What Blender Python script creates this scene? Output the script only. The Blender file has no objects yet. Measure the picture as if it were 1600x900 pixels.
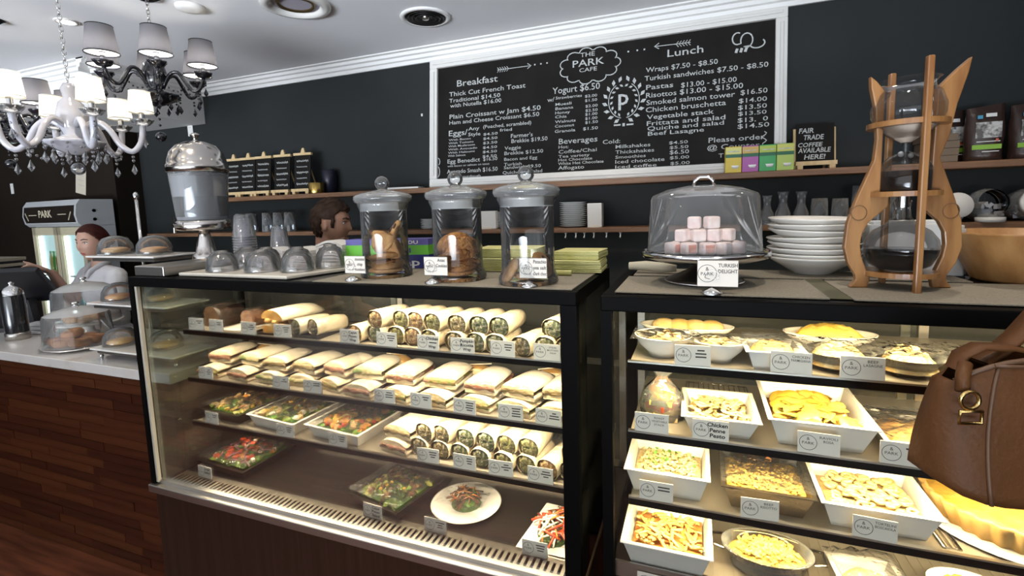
import bpy, bmesh, math, random
from mathutils import Vector, Matrix, Euler
PI = math.pi
R = math.radians
S = bpy.context.scene
COL = S.collection

# ------------------------------------------------------------------ camera
cam_d = bpy.data.cameras.new('camera')
cam = bpy.data.objects.new('camera', cam_d); COL.objects.link(cam)
yaw, pitch, roll = R(21.0), R(6.2), R(-1.78)
fwd = Vector((-math.sin(yaw) * math.cos(pitch), math.cos(yaw) * math.cos(pitch), -math.sin(pitch)))
rgt = Vector((math.cos(yaw), math.sin(yaw), 0)); upv = rgt.cross(fwd)
r2 = rgt * math.cos(roll) + upv * math.sin(roll); u2 = upv * math.cos(roll) - rgt * math.sin(roll)
m = Matrix((r2, u2, -fwd)).transposed().to_4x4(); m.translation = (0, 0, 1.62)
cam.matrix_world = m
cam_d.sensor_width = 36; cam_d.lens = 36 * 762.5 / 1600; cam_d.shift_y = -44 / 1600
cam_d.clip_start = 0.02
S.camera = cam
# ------------------------------------------------------------------ world, exposure
S.view_settings.view_transform = 'Standard'; S.view_settings.look = 'None'
S.view_settings.gamma = 1; S.view_settings.use_curve_mapping = False
S.view_settings.exposure = 0.0
S.cycles.transparent_max_bounces = 32
S.cycles.max_bounces = 10
S.cycles.caustics_reflective = False; S.cycles.caustics_refractive = False
S.cycles.sample_clamp_indirect = 4.0
W = bpy.data.worlds.new('world'); S.world = W; W.use_nodes = True
bg = W.node_tree.nodes['Background']; bg.inputs[0].default_value = (0.80, 0.90, 1.0, 1); bg.inputs[1].default_value = 1.0

CASE_W = 6.3     # strip light power per metre in the display cases
def area(name, loc, rot, sx, sy, power, col, parent=None, spread=180):
    d = bpy.data.lights.new(name, 'AREA'); d.shape = 'RECTANGLE'; d.size = sx; d.size_y = sy
    d.energy = power; d.color = col; d.spread = R(spread)
    o = bpy.data.objects.new(name, d); COL.objects.link(o); o.location = loc; o.rotation_euler = rot
    if parent: o.parent = parent
    return o
# daylight entering through the shopfront glass behind the viewer
area('daylight_shopfront', (-1.6, -3.9, 1.6), (R(100), 0, R(8)), 7.5, 1.5, 70, (0.92, 0.96, 1.0))
# added fill lamp with a narrow cone, aimed up to brighten the ceiling
area('ceiling_fill', (-2.4, -3.9, 0.8), (R(117), 0, R(4)), 7.0, .8, 125, (0.82, 0.90, 1.0), None, 56)

# ------------------------------------------------------------------ materials
MATS = {}
def mat(name, c, rough=0.5, metal=0.0, c2=None, scale=20.0, bump=0.0, bscale=60.0, coat=0.0, spec=0.5,
        emit=None, es=0.0, stretch=(1, 1, 1), detail=4.0, sss=0.0, trans=0.0, lo=0.35, hi=0.65, c3=None):
    if name in MATS: return MATS[name]
    M = bpy.data.materials.new(name); M.use_nodes = True; MATS[name] = M
    nt = M.node_tree; N = nt.nodes; L = nt.links
    b = N['Principled BSDF']
    b.inputs['Base Color'].default_value = (*c, 1); b.inputs['Roughness'].default_value = rough
    b.inputs['Metallic'].default_value = metal; b.inputs['Specular IOR Level'].default_value = spec
    b.inputs['Coat Weight'].default_value = coat; b.inputs['Coat Roughness'].default_value = 0.12
    if sss: b.inputs['Subsurface Weight'].default_value = sss; b.inputs['Subsurface Radius'].default_value = (.02, .01, .005)
    if emit: b.inputs['Emission Color'].default_value = (*emit, 1); b.inputs['Emission Strength'].default_value = es
    if c2 or bump:
        tc = N.new('ShaderNodeTexCoord'); mp = N.new('ShaderNodeMapping'); mp.inputs['Scale'].default_value = stretch
        L.new(tc.outputs['Object'], mp.inputs['Vector'])
    if c2:
        n = N.new('ShaderNodeTexNoise'); n.inputs['Scale'].default_value = scale; n.inputs['Detail'].default_value = detail
        L.new(mp.outputs[0], n.inputs['Vector'])
        r = N.new('ShaderNodeValToRGB'); e = r.color_ramp.elements
        e[0].position = lo; e[0].color = (*c, 1); e[1].position = hi; e[1].color = (*c2, 1)
        if c3:
            k = e.new((lo + hi) / 2); k.color = (*c3, 1)
        L.new(n.outputs['Fac'], r.inputs[0]); L.new(r.outputs[0], b.inputs['Base Color'])
    if bump:
        n2 = N.new('ShaderNodeTexNoise'); n2.inputs['Scale'].default_value = bscale; n2.inputs['Detail'].default_value = 3
        L.new(mp.outputs[0], n2.inputs['Vector'])
        bp = N.new('ShaderNodeBump'); bp.inputs['Strength'].default_value = bump; bp.inputs['Distance'].default_value = 0.01
        L.new(n2.outputs['Fac'], bp.inputs['Height']); L.new(bp.outputs[0], b.inputs['Normal'])
        if coat: L.new(bp.outputs[0], b.inputs['Coat Normal'])
    if trans:
        t = N.new('ShaderNodeBsdfTranslucent'); t.inputs[0].default_value = (*c, 1)
        mx = N.new('ShaderNodeMixShader'); mx.inputs[0].default_value = trans
        L.new(b.outputs[0], mx.inputs[1]); L.new(t.outputs[0], mx.inputs[2])
        L.new(mx.outputs[0], N['Material Output'].inputs[0])
    return M
def glass(name, tint=(0.95, 0.97, 0.97), refl=1.0, edge=0.0, rough=0.01, haze=0.0, bump=0.0, bscale=40.0):
    """thin glass: clear straight through, mirror-like by Fresnel, a touch of haze, pale rims painted in for edge light"""
    if name in MATS: return MATS[name]
    M = bpy.data.materials.new(name); M.use_nodes = True; MATS[name] = M
    nt = M.node_tree; N = nt.nodes; L = nt.links; N.remove(N['Principled BSDF'])
    t = N.new('ShaderNodeBsdfTransparent'); t.inputs[0].default_value = (*tint, 1)
    g = N.new('ShaderNodeBsdfGlossy'); g.inputs['Roughness'].default_value = rough
    f = N.new('ShaderNodeFresnel'); f.inputs[0].default_value = 1.5
    mu = N.new('ShaderNodeMath'); mu.operation = 'MULTIPLY'; mu.inputs[1].default_value = refl; mu.use_clamp = True
    L.new(f.outputs[0], mu.inputs[0])
    base = t
    if edge:
        lw = N.new('ShaderNodeLayerWeight'); lw.inputs[0].default_value = 0.35
        d = N.new('ShaderNodeBsdfDiffuse'); d.inputs[0].default_value = (0.85, 0.88, 0.88, 1)  # pale diffuse at glancing angles stands in for bright glass rims
        m1 = N.new('ShaderNodeMath'); m1.operation = 'MULTIPLY'; m1.inputs[1].default_value = edge
        L.new(lw.outputs['Facing'], m1.inputs[0])
        mx = N.new('ShaderNodeMixShader'); L.new(m1.outputs[0], mx.inputs[0]); L.new(t.outputs[0], mx.inputs[1]); L.new(d.outputs[0], mx.inputs[2])
        base = mx
    if haze:
        d = N.new('ShaderNodeBsdfDiffuse'); d.inputs[0].default_value = (0.85, 0.87, 0.88, 1)
        mx = N.new('ShaderNodeMixShader'); mx.inputs[0].default_value = haze; L.new(base.outputs[0], mx.inputs[1]); L.new(d.outputs[0], mx.inputs[2])
        base = mx
    if bump:
        n2 = N.new('ShaderNodeTexNoise'); n2.inputs['Scale'].default_value = bscale
        tc = N.new('ShaderNodeTexCoord'); L.new(tc.outputs['Object'], n2.inputs['Vector'])
        bp = N.new('ShaderNodeBump'); bp.inputs['Strength'].default_value = bump; bp.inputs['Distance'].default_value = 0.01
        L.new(n2.outputs['Fac'], bp.inputs['Height']); L.new(bp.outputs[0], g.inputs['Normal']); L.new(bp.outputs[0], f.inputs['Normal'])
    mm = N.new('ShaderNodeMixShader'); L.new(mu.outputs[0], mm.inputs[0]); L.new(base.outputs[0], mm.inputs[1]); L.new(g.outputs[0], mm.inputs[2])
    L.new(mm.outputs[0], N['Material Output'].inputs[0])
    return M
def emitm(name, c, s):
    return mat(name, c, emit=c, es=s)

BLACK = mat('black_frame', (.003, .003, .003), .5, spec=.04)
BLKGLASS = mat('black_glass_top', (.010, .010, .011), .18, spec=.35)
STEEL = mat('brushed_steel', (.42, .40, .37), .32, 1.0, c2=(.5, .47, .43), scale=6, stretch=(1, 1, 60))
STEEL_DARK = mat('stainless_front', (.11, .08, .06), .34, 1.0, c2=(.14, .10, .08), scale=3, stretch=(14, 14, .6))
CHROME = mat('chrome', (.75, .74, .73), .12, 1.0)
SILVER = mat('silver_plate', (.62, .58, .54), .16, 1.0)
WHITE = mat('white_china', (.80, .78, .74), .2, coat=.4)
PAPER = mat('paper', (.80, .79, .76), .8)
CARD = mat('card_stock', (.84, .78, .69), .6)
CARDINK = mat('card_ink', (.05, .045, .04), .7)
HANDINK = mat('marker_ink', (.01, .01, .012), .7)
CHALK = mat('chalk', (.62, .63, .61), .9, c2=(.42, .43, .42), scale=90)
SLATE = mat('blackboard_slate', (.010, .009, .008), .6, c2=(.016, .014, .012), scale=5, spec=.12)
GLASS = glass('clear_glass', tint=(.975, .98, .98), edge=.18)
PANE = glass('case_glass', tint=(.955, .97, .955), refl=.55)
SIDEPANE = glass('case_side_glass', tint=(.90, .95, .90), refl=1.0, haze=.02)
ACRYL = glass('acrylic_dome', tint=(.97, .97, .97), edge=.20, haze=.06)
FILM = glass('cling_film', tint=(.985, .985, .985), refl=1.2, rough=.10, bump=.9, bscale=55, haze=.02)
WOODLT = mat('light_wood', (.52, .30, .13), .45, c2=(.66, .42, .20), scale=9, stretch=(6, 6, .8))
EASEL = mat('easel_pine', (.60, .42, .20), .55, c2=(.70, .52, .28), scale=12, stretch=(3, 3, 1))
SHELFWOOD = mat('shelf_wood', (.16, .075, .035), .5, c2=(.25, .13, .065), scale=10, stretch=(.6, 8, 8))

# ------------------------------------------------------------------ mesh helpers
def link(name, me, m=None, parent=None):
    o = bpy.data.objects.new(name, me); COL.objects.link(o)
    if m is not None:
        for x in (m if isinstance(m, (list, tuple)) else [m]): me.materials.append(x)
    if parent: o.parent = parent
    return o
class MB:
    """collects simple shapes and links them as one mesh"""
    def __init__(s): s.v = []; s.f = []; s.mi = []; s.sm = []
    def add(s, vs, fs, mi=0, smooth=False, M=None):
        b = len(s.v)
        s.v += [tuple(M @ Vector(v)) if M else tuple(v) for v in vs]
        s.f += [tuple(b + i for i in f) for f in fs]; s.mi += [mi] * len(fs); s.sm += [smooth] * len(fs)
        return s
    def box(s, c, d, mi=0, rz=0, rx=0, ry=0, taper=1.0):
        x, y, z = d[0] / 2, d[1] / 2, d[2] / 2
        vs = [(sx * x * (taper if sz < 0 else 1), sy * y * (taper if sz < 0 else 1), sz * z) for sz in (-1, 1) for sx, sy in ((-1, -1), (1, -1), (1, 1), (-1, 1))]
        M = Matrix.Translation(c) @ Euler((rx, ry, rz)).to_matrix().to_4x4()
        return s.add(vs, [(3, 2, 1, 0), (4, 5, 6, 7), (0, 1, 5, 4), (1, 2, 6, 5), (2, 3, 7, 6), (3, 0, 4, 7)], mi, False, M)
    def bb(s, x0, x1, y0, y1, z0, z1, mi=0):
        return s.box(((x0 + x1) / 2, (y0 + y1) / 2, (z0 + z1) / 2), (x1 - x0, y1 - y0, z1 - z0), mi)
    def lathe(s, prof, c=(0, 0, 0), n=28, mi=0, smooth=True, sx=1.0, sy=1.0, M=None, flute=0, fa=0.0):
        vs = []; fs = []
        for r, z in prof:
            for i in range(n):
                a = 2 * PI * i / n; q = r * (1 + (fa * math.cos(flute * a) if flute else 0))
                vs.append((c[0] + q * math.cos(a) * sx, c[1] + q * math.sin(a) * sy, c[2] + z))
        for k in range(len(prof) - 1):
            for i in range(n):
                j = (i + 1) % n
                fs.append((k * n + i, k * n + j, (k + 1) * n + j, (k + 1) * n + i))
        if prof[0][0] > 1e-6 and False: pass
        return s.add(vs, fs, mi, smooth, M)
    def cyl(s, p0, p1, r0, r1=None, n=12, mi=0, smooth=True, cap=True):
        r1 = r0 if r1 is None else r1
        p0 = Vector(p0); p1 = Vector(p1); d = (p1 - p0).normalized()
        a = d.orthogonal().normalized(); b = d.cross(a)
        vs = [p0 + (a * math.cos(2 * PI * i / n) + b * math.sin(2 * PI * i / n)) * r0 for i in range(n)]
        vs += [p1 + (a * math.cos(2 * PI * i / n) + b * math.sin(2 * PI * i / n)) * r1 for i in range(n)]
        fs = [(i, (i + 1) % n, n + (i + 1) % n, n + i) for i in range(n)]
        s.add(vs, fs, mi, smooth)
        if cap: s.add(vs, [tuple(range(n))[::-1], tuple(range(n, 2 * n))], mi, False)
        return s
    def tube(s, pts, r, n=8, mi=0, closed=False):
        pts = [Vector(p) for p in pts]; k = len(pts); vs = []; fs = []
        rr = r if isinstance(r, (list, tuple)) else [r] * k
        prev = None
        for i, p in enumerate(pts):
            t = ((pts[(i + 1) % k] if (closed or i < k - 1) else p) - (pts[i - 1] if (closed or i > 0) else p)).normalized()
            a = t.orthogonal().normalized() if prev is None else (prev - t * prev.dot(t)).normalized()
            prev = a; b = t.cross(a)
            vs += [p + (a * math.cos(2 * PI * j / n) + b * math.sin(2 * PI * j / n)) * rr[i] for j in range(n)]
        for i in range(k if closed else k - 1):
            i2 = (i + 1) % k
            fs += [(i * n + j, i * n + (j + 1) % n, i2 * n + (j + 1) % n, i2 * n + j) for j in range(n)]
        if not closed: fs += [tuple(range(n))[::-1], tuple(range((k - 1) * n, k * n))]
        return s.add(vs, fs, mi, True)
    def ball(s, c, r, n=12, mi=0, sz=1.0, sx=1.0, sy=1.0, M=None):
        h = max(4, n // 2)
        prof = [(max(1e-5, r * math.sin(PI * k / h)), -r * sz * math.cos(PI * k / h)) for k in range(h + 1)]
        return s.lathe(prof, c, n, mi, True, sx, sy, M)
    def prism(s, poly, z0, z1, mi=0, M=None, smooth=False):
        n = len(poly)
        vs = [(x, y, z0) for x, y in poly] + [(x, y, z1) for x, y in poly]
        return s.add(vs, [tuple(range(n))[::-1], tuple(range(n, 2 * n))] + [(i, (i + 1) % n, n + (i + 1) % n, n + i) for i in range(n)], mi, smooth, M)
    def build(s, name, m, parent=None, loc=None, rz=None):
        me = bpy.data.meshes.new(name); me.from_pydata(s.v, [], s.f)
        for x in (m if isinstance(m, (list, tuple)) else [m]): me.materials.append(x)
        me.polygons.foreach_set('material_index', s.mi); me.polygons.foreach_set('use_smooth', s.sm); me.update()
        o = bpy.data.objects.new(name, me); COL.objects.link(o)
        if parent: o.parent = parent
        if loc: o.location = loc
        if rz is not None: o.rotation_euler = (0, 0, rz)
        return o
def bevel(o, w=.004, seg=2):
    md = o.modifiers.new('bevel', 'BEVEL'); md.width = w; md.segments = seg; md.limit_method = 'ANGLE'; return o
def tag(o, label, cat, group=None, kind=None):
    if label: o['label'] = label
    if cat: o['category'] = cat
    if group: o['group'] = group
    if kind: o['kind'] = kind
    return o
def thing(name, label, cat, loc=(0, 0, 0), rz=0, group=None):
    o = bpy.data.objects.new(name, None); COL.objects.link(o); o.location = loc; o.rotation_euler = (0, 0, rz)
    o.empty_display_size = .02
    return tag(o, label, cat, group)
def struct(o): o['kind'] = 'structure'; return o
KIDS = {}
def copy_tree(src, loc, rz, label, group=None, parent=None):
    kids = [o for o in src.children]
    c = src.copy(); COL.objects.link(c)
    if parent is None:
        c.location = loc; c.rotation_euler = (0, 0, rz); c['label'] = label
        if group: c['group'] = group
    else: c.parent = parent
    for k in kids: copy_tree(k, None, None, None, None, c)
    return c
FONTC = {}
def text_mesh(s, width=None, height=.02, shear=0.0, bold=0.0):
    key = (s, width, height, shear, bold)
    if key in FONTC: return FONTC[key]
    cu = bpy.data.curves.new('t', 'FONT'); cu.body = s; cu.size = 1; cu.shear = shear; cu.offset = bold; cu.resolution_u = 2; cu.fill_mode = 'FRONT'
    o = bpy.data.objects.new('t', cu); COL.objects.link(o)
    dg = bpy.context.evaluated_depsgraph_get(); ev = o.evaluated_get(dg); me = bpy.data.meshes.new_from_object(ev)
    bpy.data.objects.remove(o); bpy.data.curves.remove(cu)
    if len(me.vertices):
        xs = [v.co.x for v in me.vertices]
        sy = height / .70; sx = sy if width is None else width / max(1e-6, max(xs) - min(xs)); x0 = min(xs)
        for v in me.vertices: v.co.x = (v.co.x - x0) * sx; v.co.y *= sy
    me.materials.clear(); me.name = 'lettering'; FONTC[key] = me
    return me
def text(s, m, parent, loc, width=None, height=.02, rot=(PI / 2, 0, 0), shear=0.0, bold=0.0, center=False, name='lettering'):
    me = text_mesh(s, width, height, shear, bold).copy(); me.materials.append(m)
    if center and len(me.vertices):
        mx = max(v.co.x for v in me.vertices) / 2
        for v in me.vertices: v.co.x -= mx
    o = bpy.data.objects.new(name, me); COL.objects.link(o); o.location = loc; o.rotation_euler = rot
    if parent: o.parent = parent
    return o
ORD = 'first second third fourth fifth sixth seventh eighth ninth tenth eleventh twelfth thirteenth fourteenth'.split()
rnd = random.Random(7)

# ------------------------------------------------------------------ room shell
CEIL = 2.58
WALLP = mat('charcoal_wall_paint', (.022, .025, .025), .5, c2=(.027, .030, .030), scale=2, spec=.15)
BROWNP = mat('dark_brown_wall_paint', (.016, .012, .009), .6, c2=(.020, .015, .011), scale=2, spec=.1)
CEILP = mat('white_ceiling_paint', (.84, .84, .85), .8)
TRIMP = mat('white_cornice_paint', (.80, .79, .77), .6)
FLOORM = mat('red_brown_floor_boards', (.05, .013, .005), .4, c2=(.12, .035, .014), scale=5, stretch=(.6, 7, 1))
struct(MB().bb(-7, 3.4, -4, 2.7, -.05, 0).build('floor', FLOORM))
struct(MB().bb(-7, 3.4, -4, 2.9, CEIL, CEIL + .05).build('ceiling', CEILP))
struct(MB().bb(-4.25, 3.4, 2.7, 2.8, 0, CEIL).build('wall_back', WALLP))
struct(MB().bb(-7, -4.25, 2.5, 2.8, 0, CEIL).build('wall_back_left', BROWNP))
struct(MB().bb(-7.1, -7, -4, 2.8, 0, CEIL).build('wall_left', BROWNP))
struct(MB().bb(3.4, 3.5, -4, 2.8, 0, CEIL).build('wall_right', WALLP))
# shopfront behind the viewer: dark frame, open glazing
w = struct(MB().bb(-7, 3.4, -4.1, -3.98, 0, .35).build('window_1', BLACK))
for x in (-6.9, -4.4, -2.6, -0.8, 1.0, 3.3): MB().bb(x - .06, x + .06, -4.1, -3.98, 0, CEIL).build('window_frame', BLACK, w)
MB().bb(-7, 3.4, -4.1, -3.98, 2.4, CEIL).build('window_head', BLACK, w)
def cornice(name, x0, x1, yw, zt=CEIL, d=.075, h=.075):
    # stepped plaster cornice along X on a wall face at yw (facing -Y)
    prof = [(0, 0), (0, -h), (-.012, -h), (-.016, -h * .72), (-.030, -h * .66), (-.034, -h * .42), (-.05, -h * .36), (-.054, -h * .14), (-d, -h * .1), (-d, 0)]
    n = len(prof)
    vs = [(x0, yw + a, zt + b) for a, b in prof] + [(x1, yw + a, zt + b) for a, b in prof]
    return struct(MB().add(vs, [(i, (i + 1) % n, n + (i + 1) % n, n + i) for i in range(n)] + [tuple(range(n)), tuple(range(n, 2 * n))[::-1]]).build(name, TRIMP))
cornice('trim_1', -3.47, 3.4, 2.7)
# white ceiling bulkhead in the far left corner
struct(MB().bb(-7, -3.47, 1.98, 2.7, 2.31, CEIL - .001).build('trim_2', TRIMP))
cornice('trim_3', -7, -3.40, 1.98)
def cornice_y(name, xw, y0, y1, zt=CEIL, d=.075, h=.075):
    prof = [(0, 0), (0, -h), (.012, -h), (.016, -h * .72), (.030, -h * .66), (.034, -h * .42), (.05, -h * .36), (.054, -h * .14), (d, -h * .1), (d, 0)]
    n = len(prof)
    vs = [(xw + a, y0, zt + b) for a, b in prof] + [(xw + a, y1, zt + b) for a, b in prof]
    return struct(MB().add(vs, [(i, (i + 1) % n, n + (i + 1) % n, n + i) for i in range(n)] + [tuple(range(n)), tuple(range(n, 2 * n))[::-1]]).build(name, TRIMP))
cornice_y('trim_4', -3.47, 1.905, 2.7)

# ceiling fittings
LAMPWARM = (1.0, .86, .68)
def downlight(x, y, label, power=9, group=None):
    t = thing('downlight', label, 'downlight', (x, y, CEIL), 0, group)
    MB().lathe([(.048, -.001), (.048, -.006), (.036, -.007), (.034, -.001)], n=20).build('trim_ring', WHITE, t)
    MB().lathe([(.0001, -.003), (.034, -.003)], n=20, smooth=False).build('lens', emitm('downlight_lens', (1, .93, .82), 14), t)
    d = bpy.data.lights.new('downlight_beam', 'SPOT'); d.energy = power; d.color = LAMPWARM; d.spot_size = R(100); d.spot_blend = .7; d.shadow_soft_size = .03
    o = bpy.data.objects.new('downlight_beam', d); COL.objects.link(o); o.location = (0, 0, -.012); o.parent = t
downlight(-2.87, 1.555, 'small glowing recessed downlight above the white chandelier', 22)
for i, (x, y) in enumerate([(-2.9, .2), (-1.5, .1), (-.2, .1), (1.1, .2), (-2.2, -1.4), (0.2, -1.4), (-1.75, .95), (-.75, .95), (.30, .95), (-.55, 1.95), (.75, 1.95)]):
    downlight(x, y, 'recessed round ceiling downlight out of view above the counters', 30 if i < 6 else 24, 'downlights over the customer side')
t = thing('air_vent', 'round dark ceiling air vent near the cornice', 'air vent', (-1.287, 2.25, CEIL))
MB().lathe([(.125, -.001), (.125, -.008), (.105, -.012), (.100, -.001)], n=32).build('rim', TRIMP, t)
vb = mat('vent_black', (.01, .009, .008), .5)
MB().lathe([(.0001, -.004), (.1, -.004)], n=32, smooth=False).build('backing', vb, t)
for r in (.08, .06, .04): MB().lathe([(r, -.004), (r + .012, -.014), (r + .014, -.013), (r + .003, -.004)], n=32).build('louvre_ring', vb, t)
MB().lathe([(.0001, -.016), (.016, -.015), (.018, -.004)], n=16).build('hub', STEEL, t)
t = thing('ceiling_lamp', 'large round white recessed ceiling lamp cut by the top edge', 'ceiling lamp', (-1.74, 1.86, CEIL))
MB().lathe([(.155, -.001), (.150, -.016), (.118, -.022), (.108, -.006), (.104, .0)], n=36).build('rim', WHITE, t)
MB().lathe([(.0001, -.002), (.105, -.002)], n=36, smooth=False).build('recess', mat('lamp_recess', (.42, .40, .46), .5), t)
MB().lathe([(.085, -.003), (.080, -.012), (.07, -.003)], n=24).build('inner_ring', mat('old_brass', (.35, .26, .12), .35, .9), t)
t = thing('smoke_alarm', 'small flat white ceiling disc beside the black chandelier chain', 'smoke alarm', (-2.19, 1.685, CEIL))
MB().lathe([(.062, -.001), (.058, -.014), (.03, -.018), (.0001, -.018)], n=24).build('cover', TRIMP, t)

# ------------------------------------------------------------------ left counter
COUNTERX0, COUNTERX1 = -4.9, -2.03
PLK = [mat('counter_plank_%d' % i, tuple(v * q for v, q in zip(c, (.42, .30, .22))), .42, c2=tuple(v * q for v, q in zip(c2, (.36, .27, .20))), spec=.25, scale=7, stretch=(.8, 9, 9)) for i, (c, c2) in enumerate([((.085, .026, .011), (.16, .055, .022)), ((.11, .038, .016), (.19, .07, .03)), ((.065, .019, .008), (.12, .038, .015)), ((.13, .046, .018), (.21, .085, .034))])]
ct = thing('counter', 'service counter with reddish wooden plank front and pale marble top', 'counter', (0, 0, 0))
MB().bb(COUNTERX0, COUNTERX1, 1.335, 1.80, 0, .938).build('body', mat('counter_carcass', (.05, .016, .007), .5), ct)
MARBLE = mat('white_marble', (.62, .60, .58), .16, c2=(.33, .30, .28), scale=3.2, detail=9, lo=.44, hi=.60, c3=(.60, .57, .54), coat=.3)
bevel(MB().bb(COUNTERX0, COUNTERX1 + .015, 1.30, 1.84, .938, .982).build('marble_top', [MARBLE], ct), .003)
def wood_planks(parent, x0, x1, z0, z1, y, hh=.043):
    meshes = {}
    row = 0; z = z0
    while z < z1 - .01:
        h = min(hh, z1 - z); x = x0 - rnd.uniform(0, .35)
        while x < x1:
            ln = rnd.choice((.34, .42, .5, .6)); a, b = max(x, x0), min(x + ln, x1)
            if b - a > .03:
                k = (round(b - a, 2), round(h, 3), rnd.randrange(4))
                if k not in meshes:
                    mb = MB().box((0, 0, 0), (b - a - .0015, .018, h - .0015)); o = mb.build('plank', PLK[k[2]], parent); meshes[k] = o.data
                else:
                    o = bpy.data.objects.new('plank', meshes[k]); COL.objects.link(o); o.parent = parent
                o.location = ((a + b) / 2, y + rnd.uniform(-.0015, .0015), z + h / 2)
            x += ln
        z += h; row += 1
wood_planks(ct, -4.3, COUNTERX1, .0, .937, 1.326)
ep = MB()
for i in range(8): ep.bb(COUNTERX1 - .002, COUNTERX1 + .012, 1.34, 1.79, .12 * i + .002, .12 * (i + 1) - .003 if i < 7 else .935)
ep.build('end_panel', PLK[3], ct)

# ------------------------------------------------------------------ display cases
STRIP = emitm('warm_strip_light', (1.0, .80, .50), 10)
WARM = (1.0, .80, .53)
def display_case(name, label, pw, WARM, x0, x1, y0, y1, top, rail, shelves, shelf_y, deck, postl, postr, sx0, sx1):
    c = thing(name, label, 'display case')
    b = MB().bb(x0, x1, y0 + .01, y1, .08, rail - .002).build('base_panel', STEEL_DARK, c); bevel(b)
    MB().bb(x0 + .03, x1 - .03, y0 + .06, y1 - .02, 0, .08).build('plinth', BLACK, c)
    bevel(MB().bb(x0 - .004, x1 + .004, y0 - .012, y0 + .016, rail - .006, rail + .024).build('front_rail', STEEL, c), .003)
    MB().bb(x0, x1, y0 + .012, y0 + .03, rail + .02, rail + .036).build('glass_channel', STEEL, c)
    # frame
    bevel(MB().bb(x0, x1, y0, y0 + .03, top - .036, top).build('top_front_rail', BLACK, c), .003)
    MB().bb(x0, x1, y1 - .03, y1, top - .036, top).build('top_back_rail', BLACK, c)
    for a, bx in ((x0, x0 + .03), (x1 - .03, x1)): MB().bb(a, bx, y0 + .03, y1 - .03, top - .036, top).build('top_side_rail', BLACK, c)
    MB().bb(x0 + .03, x1 - .03, y0 + .03, y1 - .03, top - .014, top - .002).build('top_panel', BLKGLASS, c)
    for a, wd in ((x0, postl), (x1 - postr, postr)):
        MB().bb(a, a + wd, y0, y0 + .028, rail + .02, top - .036).build('post', BLACK, c)
        MB().bb(a, a + wd, y1 - .03, y1, rail, top - .036).build('post', BLACK, c)
    if x0 < -1: MB().bb(x0 + postl, x0 + postl + .011, y0 + .006, y0 + .018, rail + .03, top - .036).build('glass_edge_strip', mat('painted_lit_edge', (.46, .44, .38), .35), c)  # pale colour painted in for the lit edge of the glass
    MB().bb(x0 + postl, x1 - postr, y0 + .018, y0 + .022, rail + .03, top - .036).build('front_glass', PANE, c)
    for xx in (x0 + .006, x1 - .010): MB().bb(xx, xx + .004, y0 + .028, y1 - .03, rail + .01, top - .036).build('side_glass', SIDEPANE, c)
    mx = (x0 + x1) / 2
    for k, (a, bx) in enumerate(((x0 + .03, mx + .03), (mx - .03, x1 - .03))):
        yy = y1 - .02 + .01 * k
        d = MB().bb(a, bx, yy, yy + .004, deck, top - .04).build('back_door', glass('back_door_glass', tint=(.80, .82, .80), refl=.8, haze=.03), c)
        fr = MB(); 
        for xx in (a, bx - .022): fr.bb(xx, xx + .022, yy - .003, yy + .007, deck, top - .04)
        fr.bb(a, bx, yy - .003, yy + .007, deck, deck + .022).bb(a, bx, yy - .003, yy + .007, top - .062, top - .04)
        fr.build('door_frame', STEEL, d)
    # deck with lip and slotted vent in front
    DECKM = mat('deck_dark_metal', (.035, .03, .027), .3, .6) 
    MB().bb(x0 + .02, x1 - .02, shelf_y - .02, y1 - .03, deck - .03, deck).build('deck', DECKM, c)
    MB().bb(x0 + .02, x1 - .02, shelf_y - .026, shelf_y - .02, deck - .03, deck + .012).build('deck_lip', STEEL, c)
    gy0, gy1 = y0 + .03, shelf_y - .026; gz = rail + .012
    MB().bb(x0 + .02, x1 - .02, gy0, gy1, rail - .02, gz - .012).build('vent_well', BLACK, c)
    g = MB(); g.bb(x0 + .02, x1 - .02, gy0, gy0 + .030, gz - .004, gz).bb(x0 + .02, x1 - .02, gy1 - .022, gy1, gz - .004, gz)
    x = x0 + .02
    while x < x1 - .03: g.bb(x, x + .011, gy0 + .030, gy1 - .022, gz - .004, gz); x += .0205
    g.build('vent_grille', mat('grille_steel', (.60, .56, .50), .3, 1.0), c)
    # shelves
    for k, z in enumerate(shelves):
        s = MB().bb(sx0, sx1, shelf_y + .004, y1 - .05, z - .008, z).build('shelf', SHELFMAT[name], c)
        bevel(MB().bb(sx0 - .004, sx1 + .004, shelf_y - .004, shelf_y + .006, z - .016, z + .002).build('shelf_edge', BLACK, s), .002)
        MB().bb(sx0 - .004, sx1 + .004, shelf_y - .0045, shelf_y + .006, z + .002, z + .006).build('card_rail', STEEL, s)
        for xx in (sx0, (sx0 + sx1) / 2, sx1 - .006): MB().bb(xx, xx + .006, shelf_y + .03, y1 - .045, z - .022, z - .008).build('bracket', STEEL, s)
        MB().bb(sx0 + .01, sx1 - .01, shelf_y + .014, shelf_y + .024, z - .015, z - .0085).build('light_strip', STRIP, s)
        area('shelf_light', ((sx0 + sx1) / 2, shelf_y + .02, z - .017), (R(14), 0, 0), sx1 - sx0 - .02, .014, CASE_W * pw * (sx1 - sx0), WARM, c, 170)
    MB().bb(x0 + .04, x1 - .05, y0 + .034, y0 + .046, top - .030, top - .020).build('light_strip', STRIP, c)
    area('canopy_light', (mx, shelf_y + .02, top - .038), (R(12), 0, 0), x1 - x0 - .1, .02, CASE_W * pw * 1.3 * (x1 - x0), WARM, c, 170)
    return c
SHELFMAT = {'display_case': mat('shelf_tray_steel', (.40, .36, .30), .4, .5), 'display_case.001': mat('shelf_tray_steel', (.4, .36, .3), .4, .5)}
LS = (1.165, .967, .78); LDECK = .56; LSY = 1.33
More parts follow.
